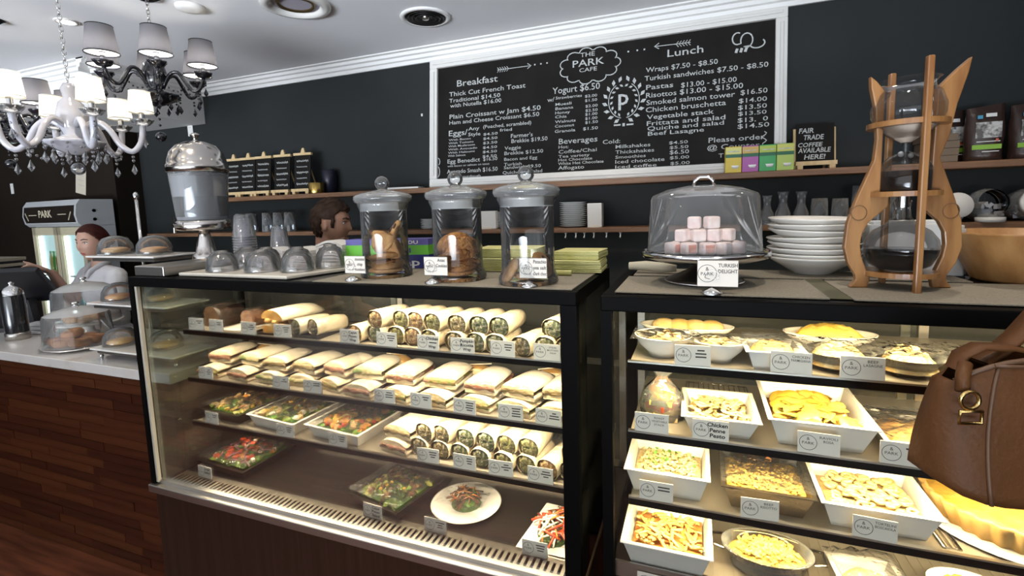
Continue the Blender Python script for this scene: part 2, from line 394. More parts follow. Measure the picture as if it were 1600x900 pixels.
RS = (1.230, 1.052, .876); RDECK = .705; RSY = 1.19
display_case('display_case', 'long glass food display case full of wraps, sandwiches and salads', 1.0, WARM, -2.0, -.284, 1.18, 1.67, 1.403, .56, LS, LSY, LDECK, .022, .043, -1.94, -.335)
SHELFMAT['display_case'] = SHELFMAT['display_case.001']
display_case('display_case', 'glass food display case of pasta trays and bakes under the coffee dripper', 1.25, (1.0, .77, .43), -.216, 1.35, 1.14, 1.66, 1.403, .60, RS, RSY, RDECK, .026, .03, -.155, 1.30)

# ------------------------------------------------------------------ wall shelves and back bench
def wshelf(name, label, x0, x1, y0, z0, z1):
    o = MB().bb(x0, x1, y0, 2.7, z0, z1).build(name, SHELFWOOD); bevel(o, .003); return tag(o, label, 'shelf')
wshelf('wall_shelf', 'upper long wooden wall shelf carrying the big menu blackboard', -3.5, 3.0, 2.5, 1.717, 1.745)
wshelf('wall_shelf', 'lower long wooden wall shelf with cups, glasses and storage jars', -3.95, 3.0, 2.5, 1.475, 1.50)
t = thing('back_bench', 'dark work bench with steel top against the back wall', 'bench')
MB().bb(-3.4, 3.0, 2.22, 2.69, 0.02, .88).build('body', mat('bench_black', (.02, .02, .02), .5), t)
MB().bb(-3.42, 3.02, 2.19, 2.698, .88, .91).build('worktop', STEEL, t)

# ------------------------------------------------------------------ menu blackboard (leans back on the upper shelf)
bd = thing('menu_blackboard', 'huge white framed chalk menu blackboard leaning on the upper shelf', 'blackboard', (-.565, 2.60, 1.746))
bd.rotation_euler = (math.atan2(-.075, .745), 0, 0)
BW, BH = 1.88, .755
MB().bb(-BW / 2 + .05, BW / 2 - .05, -.006, .010, .05, BH - .05).build('slate', SLATE, bd)
FR = mat('board_frame_white', (.74, .72, .68), .5)
fw = .05
def fpiece(x0, x1, z0, z1):
    o = MB().bb(x0, x1, -.022, .012, z0, z1); 
    if x1 - x0 > z1 - z0: o.bb(x0 + .02, x1 - .02, -.03, -.02, z0 + .018, z0 + .034)
    else: o.bb(x0 + .018, x0 + .034, -.03, -.02, z0 + .02, z1 - .02)
    bevel(o.build('frame_side', FR, bd), .004)
fpiece(-BW / 2, BW / 2, 0, fw); fpiece(-BW / 2, BW / 2, BH - fw, BH)
fpiece(-BW / 2, -BW / 2 + fw, fw, BH - fw); fpiece(BW / 2 - fw, BW / 2, fw, BH - fw)
BOARD_TEXT = [
    ('Breakfast', -1.329, 2.331, 0.258, 0.047), ('Thick Cut French Toast', -1.38, 2.278, 0.476, 0.033), ('Traditional $14.50', -1.38, 2.242, 0.325, 0.029),
    ('with Nutella $16.00', -1.373, 2.212, 0.325, 0.029), ('Plain Croissant w Jam $4.50', -1.377, 2.146, 0.562, 0.033), ('Ham and Cheese Croissant $6.50', -1.379, 2.113, 0.556, 0.029),
    ('Eggs/', -1.382, 2.046, 0.123, 0.041), ('Any', -1.254, 2.069, 0.07, 0.025), ('Style', -1.255, 2.036, 0.078, 0.025),
    ('(Poached, scrambled)', -1.16, 2.072, 0.291, 0.025), ('fried', -1.057, 2.046, 0.074, 0.021), ('With Bacon', -1.382, 2.017, 0.143, 0.015),
    ('With Tomato', -1.383, 1.998, 0.163, 0.015), ('With Mushroom', -1.384, 1.98, 0.172, 0.015), ('With Avocado', -1.385, 1.961, 0.188, 0.015),
    ('With Haloumi', -1.386, 1.942, 0.172, 0.015), ('With Salmon', -1.387, 1.924, 0.114, 0.015), ('$4.50', -1.158, 2.032, 0.088, 0.018),
    ('$4.50', -1.159, 2.007, 0.088, 0.018), ('$3.50', -1.16, 1.982, 0.088, 0.018), ('$4.50', -1.161, 1.956, 0.088, 0.018),
    ('$4.50', -1.162, 1.931, 0.088, 0.018), ('$4.50', -1.163, 1.906, 0.088, 0.018), ('Egg Benedict', -1.39, 1.886, 0.211, 0.03),
    ('$16.50', -1.159, 1.887, 0.088, 0.025), ('with bacon or salmon on toast', -1.39, 1.864, 0.27, 0.015), ('Avocado Smash $16.50', -1.393, 1.826, 0.324, 0.03),
    ('on sourdough', -1.342, 1.797, 0.167, 0.019), ("Farmer's", -0.989, 2.005, 0.129, 0.028), ('Brekkie $19.50', -0.986, 1.976, 0.211, 0.028),
    ('Veggie', -1.027, 1.94, 0.098, 0.025), ('Brekkie $12.50', -1.028, 1.911, 0.229, 0.025), ('Bacon and Egg', -1.029, 1.879, 0.196, 0.022),
    ('Turkish', -1.03, 1.85, 0.106, 0.022), ('Sandwich $9.50', -1.031, 1.832, 0.219, 0.022), ('Quiche and salad', -1.038, 1.804, 0.234, 0.022),
    ('Yogurt $6.50', -0.748, 2.223, 0.258, 0.044), ('w/', -0.777, 2.183, 0.04, 0.03), ('Strawberries', -0.73, 2.192, 0.144, 0.02),
    ('Muesli', -0.731, 2.158, 0.089, 0.019), ('Banana', -0.731, 2.135, 0.099, 0.019), ('Honey', -0.732, 2.112, 0.082, 0.019),
    ('Chia', -0.732, 2.09, 0.064, 0.019), ('Walnuts', -0.733, 2.064, 0.114, 0.019), ('Coconut', -0.733, 2.04, 0.107, 0.019),
    ('Granola', -0.734, 2.012, 0.114, 0.02), ('$2.00', -0.569, 2.185, 0.065, 0.018), ('$1.50', -0.569, 2.162, 0.065, 0.018),
    ('$2.00', -0.566, 2.132, 0.065, 0.018), ('$2.50', -0.566, 2.109, 0.065, 0.018), ('$1.00', -0.567, 2.089, 0.065, 0.018),
    ('$1.00', -0.567, 2.067, 0.065, 0.018), ('$1.50', -0.567, 2.046, 0.068, 0.018), ('$1.50', -0.578, 2.013, 0.079, 0.02),
    ('Beverages', -0.711, 1.949, 0.21, 0.038), ('Hot:', -0.712, 1.925, 0.055, 0.021), ('Coffee/Chai', -0.712, 1.898, 0.208, 0.024),
    ('Tea variety', -0.713, 1.875, 0.171, 0.019), ('Hot Chocolate', -0.713, 1.856, 0.185, 0.019), ('White Hot Chocolate', -0.714, 1.836, 0.246, 0.019),
    ('Affogato', -0.714, 1.811, 0.143, 0.024), ('THE', -0.596, 2.401, 0.078, 0.029), ('PARK', -0.637, 2.352, 0.168, 0.046),
    ('CAFE', -0.601, 2.322, 0.095, 0.026), ('Lunch', -0.153, 2.342, 0.167, 0.046), ('Wraps $7.50 - $8.50', -0.257, 2.278, 0.337, 0.031),
    ('Turkish sandwiches $7.50 - $8.50', -0.263, 2.236, 0.561, 0.031), ('Pastas', -0.255, 2.19, 0.131, 0.031), ('$13.00 - $15.00', -0.087, 2.182, 0.251, 0.031),
    ('Risottos $13.00 - $15.00', -0.255, 2.149, 0.447, 0.032), ('Smoked salmon tower', -0.253, 2.112, 0.41, 0.032), ('$16.50', 0.181, 2.116, 0.115, 0.03),
    ('Chicken bruschetta', -0.256, 2.076, 0.374, 0.032), ('$14.00', 0.174, 2.078, 0.12, 0.027), ('Vegetable stack', -0.25, 2.04, 0.314, 0.029),
    ('$13.50', 0.171, 2.046, 0.123, 0.027), ('Frittata and salad', -0.25, 2.008, 0.366, 0.029), ('$13.50', 0.172, 2.018, 0.121, 0.024),
    ('Quiche and salad', -0.247, 1.983, 0.357, 0.026), ('$13.  0', 0.17, 1.986, 0.129, 0.027), ('Beef Lasagne', -0.244, 1.957, 0.265, 0.026),
    ('$14.50', 0.17, 1.957, 0.135, 0.027), ('Cold:', -0.473, 1.932, 0.09, 0.027), ('Milkshakes', -0.406, 1.904, 0.174, 0.023),
    ('Thickshakes', -0.407, 1.876, 0.194, 0.023), ('Smoothies', -0.407, 1.851, 0.153, 0.02), ('Iced chocolate', -0.407, 1.826, 0.245, 0.023),
    ('Iced coffee', -0.407, 1.801, 0.207, 0.02), ('$4.50', -0.141, 1.906, 0.088, 0.019), ('$5.50', -0.138, 1.882, 0.088, 0.019),
    ('$6.50', -0.138, 1.856, 0.091, 0.025), ('$5.00', -0.137, 1.831, 0.091, 0.019), ('$5.00', -0.134, 1.803, 0.091, 0.019),
    ('Please order', 0.042, 1.9, 0.245, 0.031), ('@ Counter', 0.036, 1.864, 0.23, 0.031), ('T', 0.087, 1.825, 0.023, 0.025)]
def bpos(X, Z): return (X + .565, -.0075, Z - 1.746)
for s, X, Z, wd, h in BOARD_TEXT:
    text(s, CHALK, bd, bpos(X, Z), wd, h * .78, bold=.006)
def stroke(parent, pts, r, m=CHALK, name='chalk_mark', n=4):
    # flat ribbon of chalk following points in the x-z plane
    vs = []; P = [Vector((a, 0, b)) for a, b in pts]
    for i, p in enumerate(P):
        tn = (P[min(i + 1, len(P) - 1)] - P[max(i - 1, 0)]).normalized(); nn = Vector((-tn.z, 0, tn.x)) * r
        vs += [p + nn, p - nn]
    fs = [(2 * i, 2 * i + 1, 2 * i + 3, 2 * i + 2) for i in range(len(P) - 1)]
    return MB().add(vs, fs).build(name, m, parent)
def bstroke(pts, r=.0026):
    o = stroke(bd, [(x + .565, z - 1.746) for x, z in pts], r); o.location = (0, -.0075, 0)
def arc(cx, cz, rx, rz, a0, a1, n=10): return [(cx + rx * math.cos(R(a0 + (a1 - a0) * i / n)), cz + rz * math.sin(R(a0 + (a1 - a0) * i / n))) for i in range(n + 1)]
# scalloped cloud round the café name
cx, cz = -.547, 2.352; nb = 11
pts = []
for k in range(nb):
    a = 2 * PI * k / nb; px, pz = cx + .128 * math.cos(a), cz + .070 * math.sin(a)
    pts += arc(px, pz, .036, .026, math.degrees(a) - 75, math.degrees(a) + 75, 6)
bstroke(pts + pts[:1])
# wreath with the letter p
cx, cz = -.366, 2.150
for sgn in (-1, 1):
    bstroke([(cx + sgn * .078 * math.cos(R(a)), cz + .092 * math.sin(R(a))) for a in range(-80, 70, 10)], .002)
    for k, a in enumerate(range(-75, 76, 21)):
        for io in (-1, 1):
            bx, bz = cx + sgn * (.078 + io * .006) * math.cos(R(a)), cz + (.092 + io * .006) * math.sin(R(a))
            dirn = R(a + (40 if io > 0 else 140)); L_ = .034 if io > 0 else .022
            dx, dz = sgn * math.cos(dirn) * L_, math.sin(dirn) * L_
            nx, nz = -dz * .28, dx * .28
            o = MB().add([(bx, 0, bz), (bx + dx * .5 + nx, 0, bz + dz * .5 + nz), (bx + dx, 0, bz + dz), (bx + dx * .5 - nx, 0, bz + dz * .5 - nz)], [(0, 1, 2, 3)]).build('chalk_leaf', CHALK, bd)
            o.location = (.565, -.0075, -1.746)
text('p', CHALK, bd, bpos(cx - .028, cz - .022), .052, .082, bold=.012)
bstroke([(cx - .05, cz - .125), (cx - .015, cz - .125)], .004); bstroke([(cx + .015, cz - .127), (cx + .05, cz - .127)], .004); bstroke([(cx - .006, cz - .126), (cx + .006, cz - .126)], .008)
# feathered arrows and dots under the top edge
def arrow(x0, z0, x1, z1):
    bstroke([(x0, z0), (x1, z1)], .0018); s = 1 if x1 > x0 else -1
    bstroke([(x1 - s * .022, z1 + .014), (x1, z1), (x1 - s * .022, z1 - .014)], .002)
    for k in range(5): q = x0 + s * (.012 + .014 * k); bstroke([(q - s * .012, z0 + .014), (q, z0), (q - s * .012, z0 - .014)], .0016)
arrow(-1.073, 2.395, -.871, 2.394); arrow(-.045, 2.399, -.216, 2.403)
for q in (-.85, -.815, -.78, -.345, -.30, -.265): bstroke([(q - .004, 2.396), (q + .004, 2.396)], .004)
# flourishes
bstroke(arc(.165, 2.385, .022, .028, 60, 290) + arc(.205, 2.372, .026, .034, 200, -120, 14) + arc(.25, 2.352, .032, .022, 200, 400), .003)
for q in (.165, .185, .205): bstroke([(q, 2.338), (q - .006, 2.318)], .006)
bstroke([(-1.462 + .007 * math.sin(i * 1.6), 2.43 - .007 * i) for i in range(16)], .0018)
bstroke([(.285 + .009 * math.sin(i * 1.3), 1.935 - .007 * i) for i in range(14)], .0022)
bstroke(arc(-1.455, 1.90, .014, .022, -60, 240) + arc(-1.46, 1.84, .018, .034, 80, -200), .0022)

# ------------------------------------------------------------------ things on top of the cases
T = 1.4035
PLACEMAT = mat('woven_grey_placemat', (.22, .195, .15), .8, c2=(.29, .26, .20), scale=220, bump=.3, bscale=300)
def placemat(label, x0, x1, y0, y1):
    tag(MB().bb(x0, x1, y0, y1, T, T + .0025).build('placemat', PLACEMAT), label, 'placemat')
placemat('grey woven placemat under the three cookie jars', -1.14, -.30, 1.20, 1.655)
placemat('grey woven placemat under the cake stand', -.19, .262, 1.19, 1.455)
placemat('grey woven placemat under the wooden coffee dripper', .305, .80, 1.186, 1.455)
tag(MB().bb(.262, .305, 1.2, 1.62, T, T + .001).build('table_runner', mat('dull_olive_cloth', (.10, .095, .05), .6)), 'narrow olive strip showing between the two right placemats', 'runner')
placemat('pale flat mat behind the cake stand at the back edge', -.18, .62, 1.48, 1.64)
TM = T + .003
LETTER_SIG = []
def ring(parent, cx, cz, r, y, m=CARDINK, w=.0011, n=24):
    vs = []; 
    for i in range(n):
        a = 2 * PI * i / n; vs += [(cx + r * math.cos(a), y, cz + r * math.sin(a)), (cx + (r - w) * math.cos(a), y, cz + (r - w) * math.sin(a))]
    fs = [(2 * i, 2 * i + 1, (2 * i + 3) % (2 * n), (2 * i + 2) % (2 * n)) for i in range(n)]
    return MB().add(vs, fs).build('logo_ring', m, parent)
RINGS = {}
def logo(parent, cx, cz, r, y):
    key = round(r, 4)
    if key not in RINGS:
        o = ring(parent, 0, 0, r, 0); RINGS[key] = o.data
    else:
        o = bpy.data.objects.new('logo_ring', RINGS[key]); COL.objects.link(o); o.parent = parent
    o.location = (cx, y, cz)
    text('PARK', CARDINK, o, (0, -.0002, -r * .22), r * 1.35, r * .36, center=True, name='logo_lettering')
    text('&', CARDINK, o, (0, -.0002, r * .32), r * .34, r * .42, center=True, name='logo_sprig')
def price_card(x, y, z, lines, label, hand=False, w=.080, h=.048, rz=0, tilt=R(-3), group='price cards on the case shelves'):
    t = thing('price_card', label, 'price card', (x, y, z), rz, group)
    p = bpy.data.objects.get('price_card_panel_src')
    o = MB().bb(-w / 2, w / 2, 0, .0012, 0, h).build('front_panel', CARD, t); o.rotation_euler = (tilt, 0, 0)
    yb = math.sin(-tilt) * h; zb = math.cos(tilt) * h
    MB().add([(-w / 2, yb, zb), (w / 2, yb, zb), (w / 2, yb * 2.2, 0), (-w / 2, yb * 2.2, 0)], [(0, 1, 2, 3)]).build('back_panel', CARD, t)
    r = h * .36
    logo(o, -w * .25, h * .5, r, -.0004)
    n = len(lines)
    clear = hand or any(k.isupper() and len(k) > 3 for k in label.split())
    for i, s in enumerate(lines):
        if not clear or s[0] == '~':      # print too small to read in the photograph
            q = w * min(.40, .05 * len(s)); zz = h * (.76 - (.24 if hand else .16) * i)
            MB().bb(w * .23 - q / 2, w * .23 + q / 2, -.0007, -.0005, zz - h * .035, zz + h * .035).build('print_line', CARDINK if not hand else HANDINK, o)
            continue
        hh = (h * .19 if hand else h * .10) if n > 2 else (h * .22 if hand else h * .115)
        zz = h * (.80 - (.27 if hand else .17) * i) - hh * .5
        text(s, HANDINK if hand else CARDINK, o, (w * .23 if not hand else w * .19, -.0006, zz), w * min(.46 if not hand else .56, (.060 if not hand else .085) * max(3, len(s))), hh, center=True, bold=.03 if hand else .004, shear=.1 if hand else 0)
    return t
def holder_card(x, y, lines, label, hand, w=.078, h=.055, lift=.022):
    t = thing('card_holder', label, 'card holder', (x, y, TM), 0, 'cards in chrome holders on the case tops')
    MB().lathe([(.024, 0), (.0235, .004), (.014, .010), (.005, .014), (.0001, .0145)], n=20).build('chrome_base', CHROME, t)
    MB().tube([(0, 0, .012), (0, 0, .03), (.004, -.002, .034), (.015, -.003, .037), (.013, -.003, .05), (0, -.003, .055), (-.013, -.003, .05), (-.015, -.003, .037), (-.004, -.002, .034)], .0009, 6).build('wire_clip', CHROME, t)
    o = MB().bb(-w / 2 + .012, w / 2 + .012, -.001, .0005, lift, lift + h).build('card', CARD, t); 
    bd_ = MB()
    for a, b, c_, d in ((-w / 2, w / 2, 0, .001), (-w / 2, w / 2, h - .001, h), (-w / 2, -w / 2 + .001, 0, h), (w / 2 - .001, w / 2, 0, h)):
        bd_.add([(a + .012, -.0013, c_ + lift), (b + .012, -.0013, c_ + lift), (b + .012, -.0013, d + lift), (a + .012, -.0013, d + lift)], [(0, 1, 2, 3)])
    bd_.build('card_border', CARDINK, o)
    logo(o, -w * .25 + .012, lift + h * .5, h * .33, -.0014)
    for i, s in enumerate(lines):
        hh = h * (.17 if hand else .135)
        text(s, HANDINK if hand else CARDINK, o, (w * .245 + .012, -.0016, lift + h * (.74 - (.29 if hand else .22) * i)), w * min(.46, .066 * len(s)), hh, center=True, bold=.012, shear=.1 if hand else 0)
    return t
COOKIE = mat('golden_cookie', (.45, .22, .075), .8, c2=(.60, .34, .14), scale=30, bump=.6, bscale=60)
ANZAC = mat('oat_cookie', (.38, .15, .04), .85, c2=(.55, .26, .085), scale=60, bump=1.0, bscale=90)
CHOC = mat('chocolate', (.045, .018, .010), .5)
def disc_cookie(name, label, cat, M, r, h, m, chips, group, seed):
    rr = random.Random(seed)
    t = thing(name, label, cat, M.translation, 0, group); t.rotation_euler = M.to_euler()
    mb = MB(); n = 18
    prof = [(.0001, 0), (r * .82, 0), (r * .97, h * .3), (r, h * .5), (r * .93, h * .85), (r * .6, h * 1.1), (.0001, h * 1.18)]
    mb.lathe(prof, n=n); mb.v = [(x * (1 + rr.uniform(-.03, .03)), y * (1 + rr.uniform(-.03, .03)), z) for x, y, z in mb.v]
    mb.build('biscuit', m, t)
    for k in range(chips):
        a, q = rr.uniform(0, 2 * PI), rr.uniform(.1, .7) * r
        MB().ball((q * math.cos(a), q * math.sin(a), h * 1.08), r * rr.uniform(.10, .2), 8, sz=.5).build('chocolate_chip', CHOC, t)
    return t
def mrot(loc, rx=0, ry=0, rz=0): return Matrix.Translation(loc) @ Euler((rx, ry, rz)).to_matrix().to_4x4()
def cookie_jar(x, y, label):
    t = thing('cookie_jar', label, 'jar', (x, y, TM), 0, 'glass cookie jars on the case')
    MB().lathe([(.0001, .006), (.066, .006), (.082, .0), (.085, .006), (.083, .018), (.076, .034), (.0745, .06), (.0745, .215), (.080, .228), (.083, .236), (.079, .243)], n=36).build('glass_body', GLASS, t)
    MB().lathe([(.0745, .213), (.0746, .24)], n=36).build('frosted_collar', glass('frosted_collar', tint=(.9, .88, .82), haze=.34), t)
    l = MB().lathe([(.074, .236), (.090, .243), (.0935, .252), (.092, .262), (.075, .270), (.040, .278), (.018, .281), (.012, .286)], n=36).build('lid', glass('lid_glass', tint=(.95, .95, .94), edge=.25, haze=.14), t)
    MB().ball((0, 0, .302), .0235, 18).build('knob', glass('knob_glass', tint=(.93, .94, .95), edge=.3, refl=2.0), l)
    return t
jx = [(-.963, 1.35), (-.683, 1.324), (-.447, 1.29)]
cookie_jar(*jx[0], 'lidded glass jar of chocolate chip cookies beside the green carton')
cookie_jar(*jx[1], 'lidded glass jar holding rough brown oat cookies, middle of three')
cookie_jar(*jx[2], 'nearly empty lidded glass jar with handwritten pistachio card, nearest the case end')
x, y = jx[0]; g_ = 'cookies in the first jar'
spec = [((-.008, .006, .010), 0, 0), ((.010, -.006, .032), .12, -.1), ((-.008, .006, .054), -.1, .15), ((.010, -.012, .092), 1.0, .35), ((-.018, .014, .100), .4, -.9), ((.022, .022, .128), .9, .7)]
for i, (p, rx, ry) in enumerate(spec):
    disc_cookie('cookie', 'chocolate chip cookie %s from the bottom in the first glass jar' % ORD[i], 'cookie', mrot((x + p[0], y + p[1], TM + p[2]), rx, ry, i), .056, .017, COOKIE, 6, g_, i)
x, y = jx[1]; g_ = 'cookies in the middle jar'
spec = [((-.012, .012, .010), 0, 0), ((.016, -.006, .034), .1, -.2), ((-.010, -.008, .062), -.2, .25), ((.022, -.012, .080), .4, .9), ((-.008, -.004, .098), .75, -.1)]
for i, (p, rx, ry) in enumerate(spec):
    disc_cookie('oat_cookie', 'rough brown oat cookie %s from the bottom in the middle jar' % ORD[i], 'cookie', mrot((x + p[0], y + p[1], TM + p[2]), rx, ry, i), .055, .019, ANZAC, 0, g_, 20 + i)
x, y = jx[2]
disc_cookie('pale_cookie', 'pale cookie leaning at the window side of the pistachio jar', 'cookie', mrot((x - .042, y - .01, TM + .030), .5, -.9, 0), .040, .018, COOKIE, 0, 'cookies in the third jar', 31)
disc_cookie('pale_cookie', 'pale cookie upright behind the handwritten pistachio card', 'cookie', mrot((x + .03, y + .01, TM + .046), .2, 1.1, 0), .040, .018, COOKIE, 2, 'cookies in the third jar', 32)
disc_cookie('pale_cookie', 'pale cookie flat on the bottom of the pistachio jar', 'cookie', mrot((x, y + .012, TM + .010), 0, 0, 0), .044, .018, COOKIE, 2, 'cookies in the third jar', 33)
holder_card(-1.01, 1.235, ['chocolate', 'chip', 'cookies'], 'handwritten chocolate chip cookies card in round chrome holder', True)
holder_card(-.722, 1.232, ['Anzac', 'Cookies'], 'handwritten Anzac Cookies card in round chrome holder', True)
holder_card(-.422, 1.222, ['Pistachio', 'sea salt', 'Dark choc'], 'handwritten Pistachio sea salt Dark choc card in chrome holder', True)
holder_card(.030, 1.202, ['TURKISH', 'DELIGHT'], 'printed TURKISH DELIGHT card in round chrome holder', False, .088, .062, .016)

# cling wrap carton behind the jars
t = thing('wrap_carton', 'green and blue cling wrap carton lying behind the cookie jars', 'carton', (-1.09, 1.56, TM), R(6))
GRN = mat('carton_green', (.12, .42, .035), .5); BLU = mat('carton_blue', (.018, .022, .16), .45)
MB().bb(-.17, .17, -.035, .035, 0, .05).build('blue_band', BLU, t)
MB().bb(-.17, .17, -.035, .035, .05, .085).build('green_band', GRN, t)
MB().bb(-.17, .17, -.034, .034, .085, .108).build('blue_top', mat('carton_violet', (.10, .09, .30), .45), t)
MB().bb(-.1705, -.06, -.0355, .0355, 0, .086).build('green_end', GRN, t)
text('rap', PAPER, t, (.045, -.0356, .010), .09, .026, bold=.02); text('cal', BLU, t, (.05, -.0356, .058), .05, .017, bold=.02)
text('M DU', PAPER, t, (.06, -.0346, .090), .07, .012, bold=.02)
# yellow-green wrapped paper stacks
YEL = mat('lime_paper', (.52, .50, .17), .6, c2=(.62, .60, .27), scale=16, bump=.3, bscale=30)
def paper_pack(x, y, z, w, d, h, rz, label):
    t = thing('paper_pack', label, 'paper pack', (x, y, z), rz, 'lime paper packs on the case')
    n = 7
    for k in range(n):
        dz = h / n
        bevel(MB().box((rnd.uniform(-.002, .002), rnd.uniform(-.002, .002), dz * (k + .5)), (w - rnd.uniform(0, .006), d, dz * .93)).build('folded_sheet', YEL, t), .003)
paper_pack(-.60, 1.57, TM, .27, .16, .044, R(-3), 'lower lime green paper pack behind the middle jar')
paper_pack(-.61, 1.58, TM + .045, .22, .13, .03, R(4), 'upper lime green paper pack behind the middle jar')
paper_pack(-.36, 1.565, TM, .155, .15, .040, R(3), 'lower lime green paper pack at the case end')
paper_pack(-.36, 1.57, TM + .041, .15, .13, .026, R(-3), 'upper lime green paper pack at the case end')
tag(MB().cyl((-.46, 1.43, TM + .008), (-.36, 1.44, TM + .008), .008).build('paper_roll', YEL), 'thin rolled lime green paper lying behind the pistachio jar', 'paper roll')
# serving board with upturned glass bowls
sb = tag(bevel(MB().prism([(-1.80, 1.235), (-1.27, 1.225), (-1.16, 1.645), (-1.80, 1.645)], T, T + .012).build('serving_board', mat('pale_stone_board', (.66, .62, .54), .3, c2=(.58, .54, .46), scale=6)), .003), 'pale serving board carrying upturned glass bowls', 'serving board')
TB = T + .0125
BOWLG = glass('bowl_glass', tint=(.97, .97, .98), edge=.12, refl=1.6, haze=.015)
def glass_bowl(x, y, r, h, label):
    t = thing('glass_bowl', label, 'glass bowl', (x, y, TB), rnd.uniform(0, 1), 'upturned glass bowls on the serving board')
    MB().lathe([(r, 0), (r * 1.01, .004), (r * .98, h * .3), (r * .88, h * .62), (r * .66, h * .85), (r * .42, h * .93), (r * .40, h), (r * .34, h), (r * .33, h * .95), (.0001, h * .94)], n=28).build('bowl', BOWLG, t)
    MB().lathe([(r * .93, .001), (r * .90, h * .3), (r * .78, h * .62), (r * .55, h * .82), (.0001, h * .86)], n=28).build('inner_wall', BOWLG, t)
for (x, y, r, h), lb in zip([(-1.66, 1.305, .055, .075), (-1.475, 1.315, .058, .078), (-1.42, 1.43, .058, .078), (-1.335, 1.34, .056, .078), (-1.285, 1.455, .056, .085), (-1.565, 1.42, .055, .078), (-1.675, 1.43, .055, .078)],
        ['upturned glass bowl at the end nearest the drink dispenser', 'upturned glass bowl second along the front of the board', 'upturned glass bowl in the middle of the serving board', 'upturned glass bowl third along the front of the board', 'upturned glass bowl closest to the green carton', 'upturned glass bowl in the rear row in front of the paper bags', 'upturned glass bowl in the rear row nearest the tall cup stack']):
    glass_bowl(x, y, r, h, lb)
CUPP = glass('clear_plastic_cup', tint=(.95, .95, .97), edge=.2, refl=1.6, haze=.06)
def cup_stack(x, y, r, n, dz, label, base=TB, m=None, group='stacked clear plastic cups'):
    me = None
    for k in range(n):
        if me is None:
            o = MB().lathe([(r * 1.06, 0), (r * 1.06, .004), (r, .005), (r * .76, .085), (r * .70, .09), (.0001, .09)], n=24).build('plastic_cup', m or CUPP); me = o.data
        else:
            o = bpy.data.objects.new('plastic_cup', me); COL.objects.link(o)
        tag(o, label + ', %s from the board' % ORD[k], 'cup', group); o.location = (x, y, base + dz * k)
cup_stack(-1.765, 1.50, .044, 12, .0105, 'clear plastic cup in the tall stack beside the dispenser')
cup_stack(-1.69, 1.61, .04, 7, .010, 'clear plastic cup in the shorter stack behind the bowls', group='shorter stack of clear plastic cups')
me = None
for k in range(6):
    if me is None:
        o = MB().lathe([(.056, 0), (.058, .004), (.05, .009), (.02, .010), (.0001, .010)], n=30, flute=30, fa=.015).build('ribbed_cover', CUPP); me = o.data
    else: o = link('ribbed_cover', me)
    tag(o, 'ribbed clear plastic lid, %s from the bottom of the low stack behind the bowls' % ORD[k], 'lid', 'stacked ribbed plastic lids').location = (-1.575, 1.615, TB + k * .011)
PB = mat('white_paper_bag', (.70, .68, .64), .8, bump=.4, bscale=14)
def bag_pile(x, y, w, d, h, label):
    t = thing('paper_bag_pile', label, 'paper bags', (x, y, TB), rnd.uniform(-.15, .15), 'white paper bag piles')
    n = 8; dz = h / n
    for k in range(n):
        o = MB(); 
        nn = 7
        vs = []; 
        for i in range(nn + 1):
            q = -w / 2 + w * i / nn; bump_ = .25 * h * math.sin(PI * i / nn) * k / n + rnd.uniform(-.001, .001)
            vs += [(q, -d / 2, dz * k + bump_), (q, d / 2, dz * k + bump_), (q, d / 2, dz * (k + .9) + bump_), (q, -d / 2, dz * (k + .9) + bump_)]
        fs = []
        for i in range(nn):
            b = 4 * i; fs += [(b, b + 4, b + 5, b + 1), (b + 1, b + 5, b + 6, b + 2), (b + 2, b + 6, b + 7, b + 3), (b + 3, b + 7, b + 4, b)]
        fs += [(0, 1, 2, 3), (4 * nn + 3, 4 * nn + 2, 4 * nn + 1, 4 * nn)]
        o.add(vs, fs); o.build('paper_bag', PB, t)
bag_pile(-1.645, 1.555, .14, .07, .055, 'pile of white paper bags nearest the plastic lids')
bag_pile(-1.50, 1.56, .13, .07, .058, 'pile of white paper bags in the middle behind the glass bowls')
bag_pile(-1.355, 1.565, .13, .075, .078, 'tallest pile of white paper bags beside the green carton')

# steel box and drink dispenser at the left end
tag(bevel(MB().bb(-1.998, -1.835, 1.205, 1.60, T, T + .038).build('steel_tray_box', STEEL), .004), 'low brushed steel box under the drink dispenser', 'steel box')
t = thing('drink_dispenser', 'tall silver and glass water dispenser with domed lid', 'drink dispenser', (-1.93, 1.45, T + .0385))
t.scale = (.83, .83, .985)
MB().lathe([(.0001, 0), (.062, 0), (.064, .008), (.058, .022), (.046, .030), (.040, .06), (.026, .105), (.022, .125), (.0001, .126)], n=32).build('pedestal', SILVER, t)
MB().lathe([(.0001, .122), (.09, .122), (.118, .126), (.122, .135), (.122, .158), (.115, .165), (.0001, .165)], n=40).build('collar', SILVER, t)
MB().lathe([(.108, .166), (.112, .18), (.128, .345), (.1285, .362), (.126, .362), (.110, .18)], n=40).build('glass_tank', glass('tank_glass', tint=(.92, .93, .94), edge=.25, haze=.10), t)
MB().lathe([(.0001, .168), (.107, .168), (.111, .20), (.1255, .345), (.0001, .345)], n=40).build('water', mat('cloudy_iced_water', (.60, .61, .66), .12, c2=(.68, .69, .73), scale=4, trans=.45), t)
l = MB().lathe([(.130, .362), (.136, .366), (.136, .392), (.131, .396), (.129, .41), (.116, .445), (.09, .472), (.05, .488), (.014, .493)], n=40).build('domed_lid', SILVER, t)
MB().lathe([(.012, .492), (.009, .503), (.021, .514), (.022, .519), (.012, .525), (.0001, .526)], n=20).build('lid_knob', SILVER, l)
tp = MB().cyl((0, -.115, .146), (0, -.155, .146), .008); tp.cyl((0, -.148, .146), (0, -.148, .118), .006); tp.box((0, -.148, .165), (.008, .006, .034)); tp.build('tap', SILVER, t)

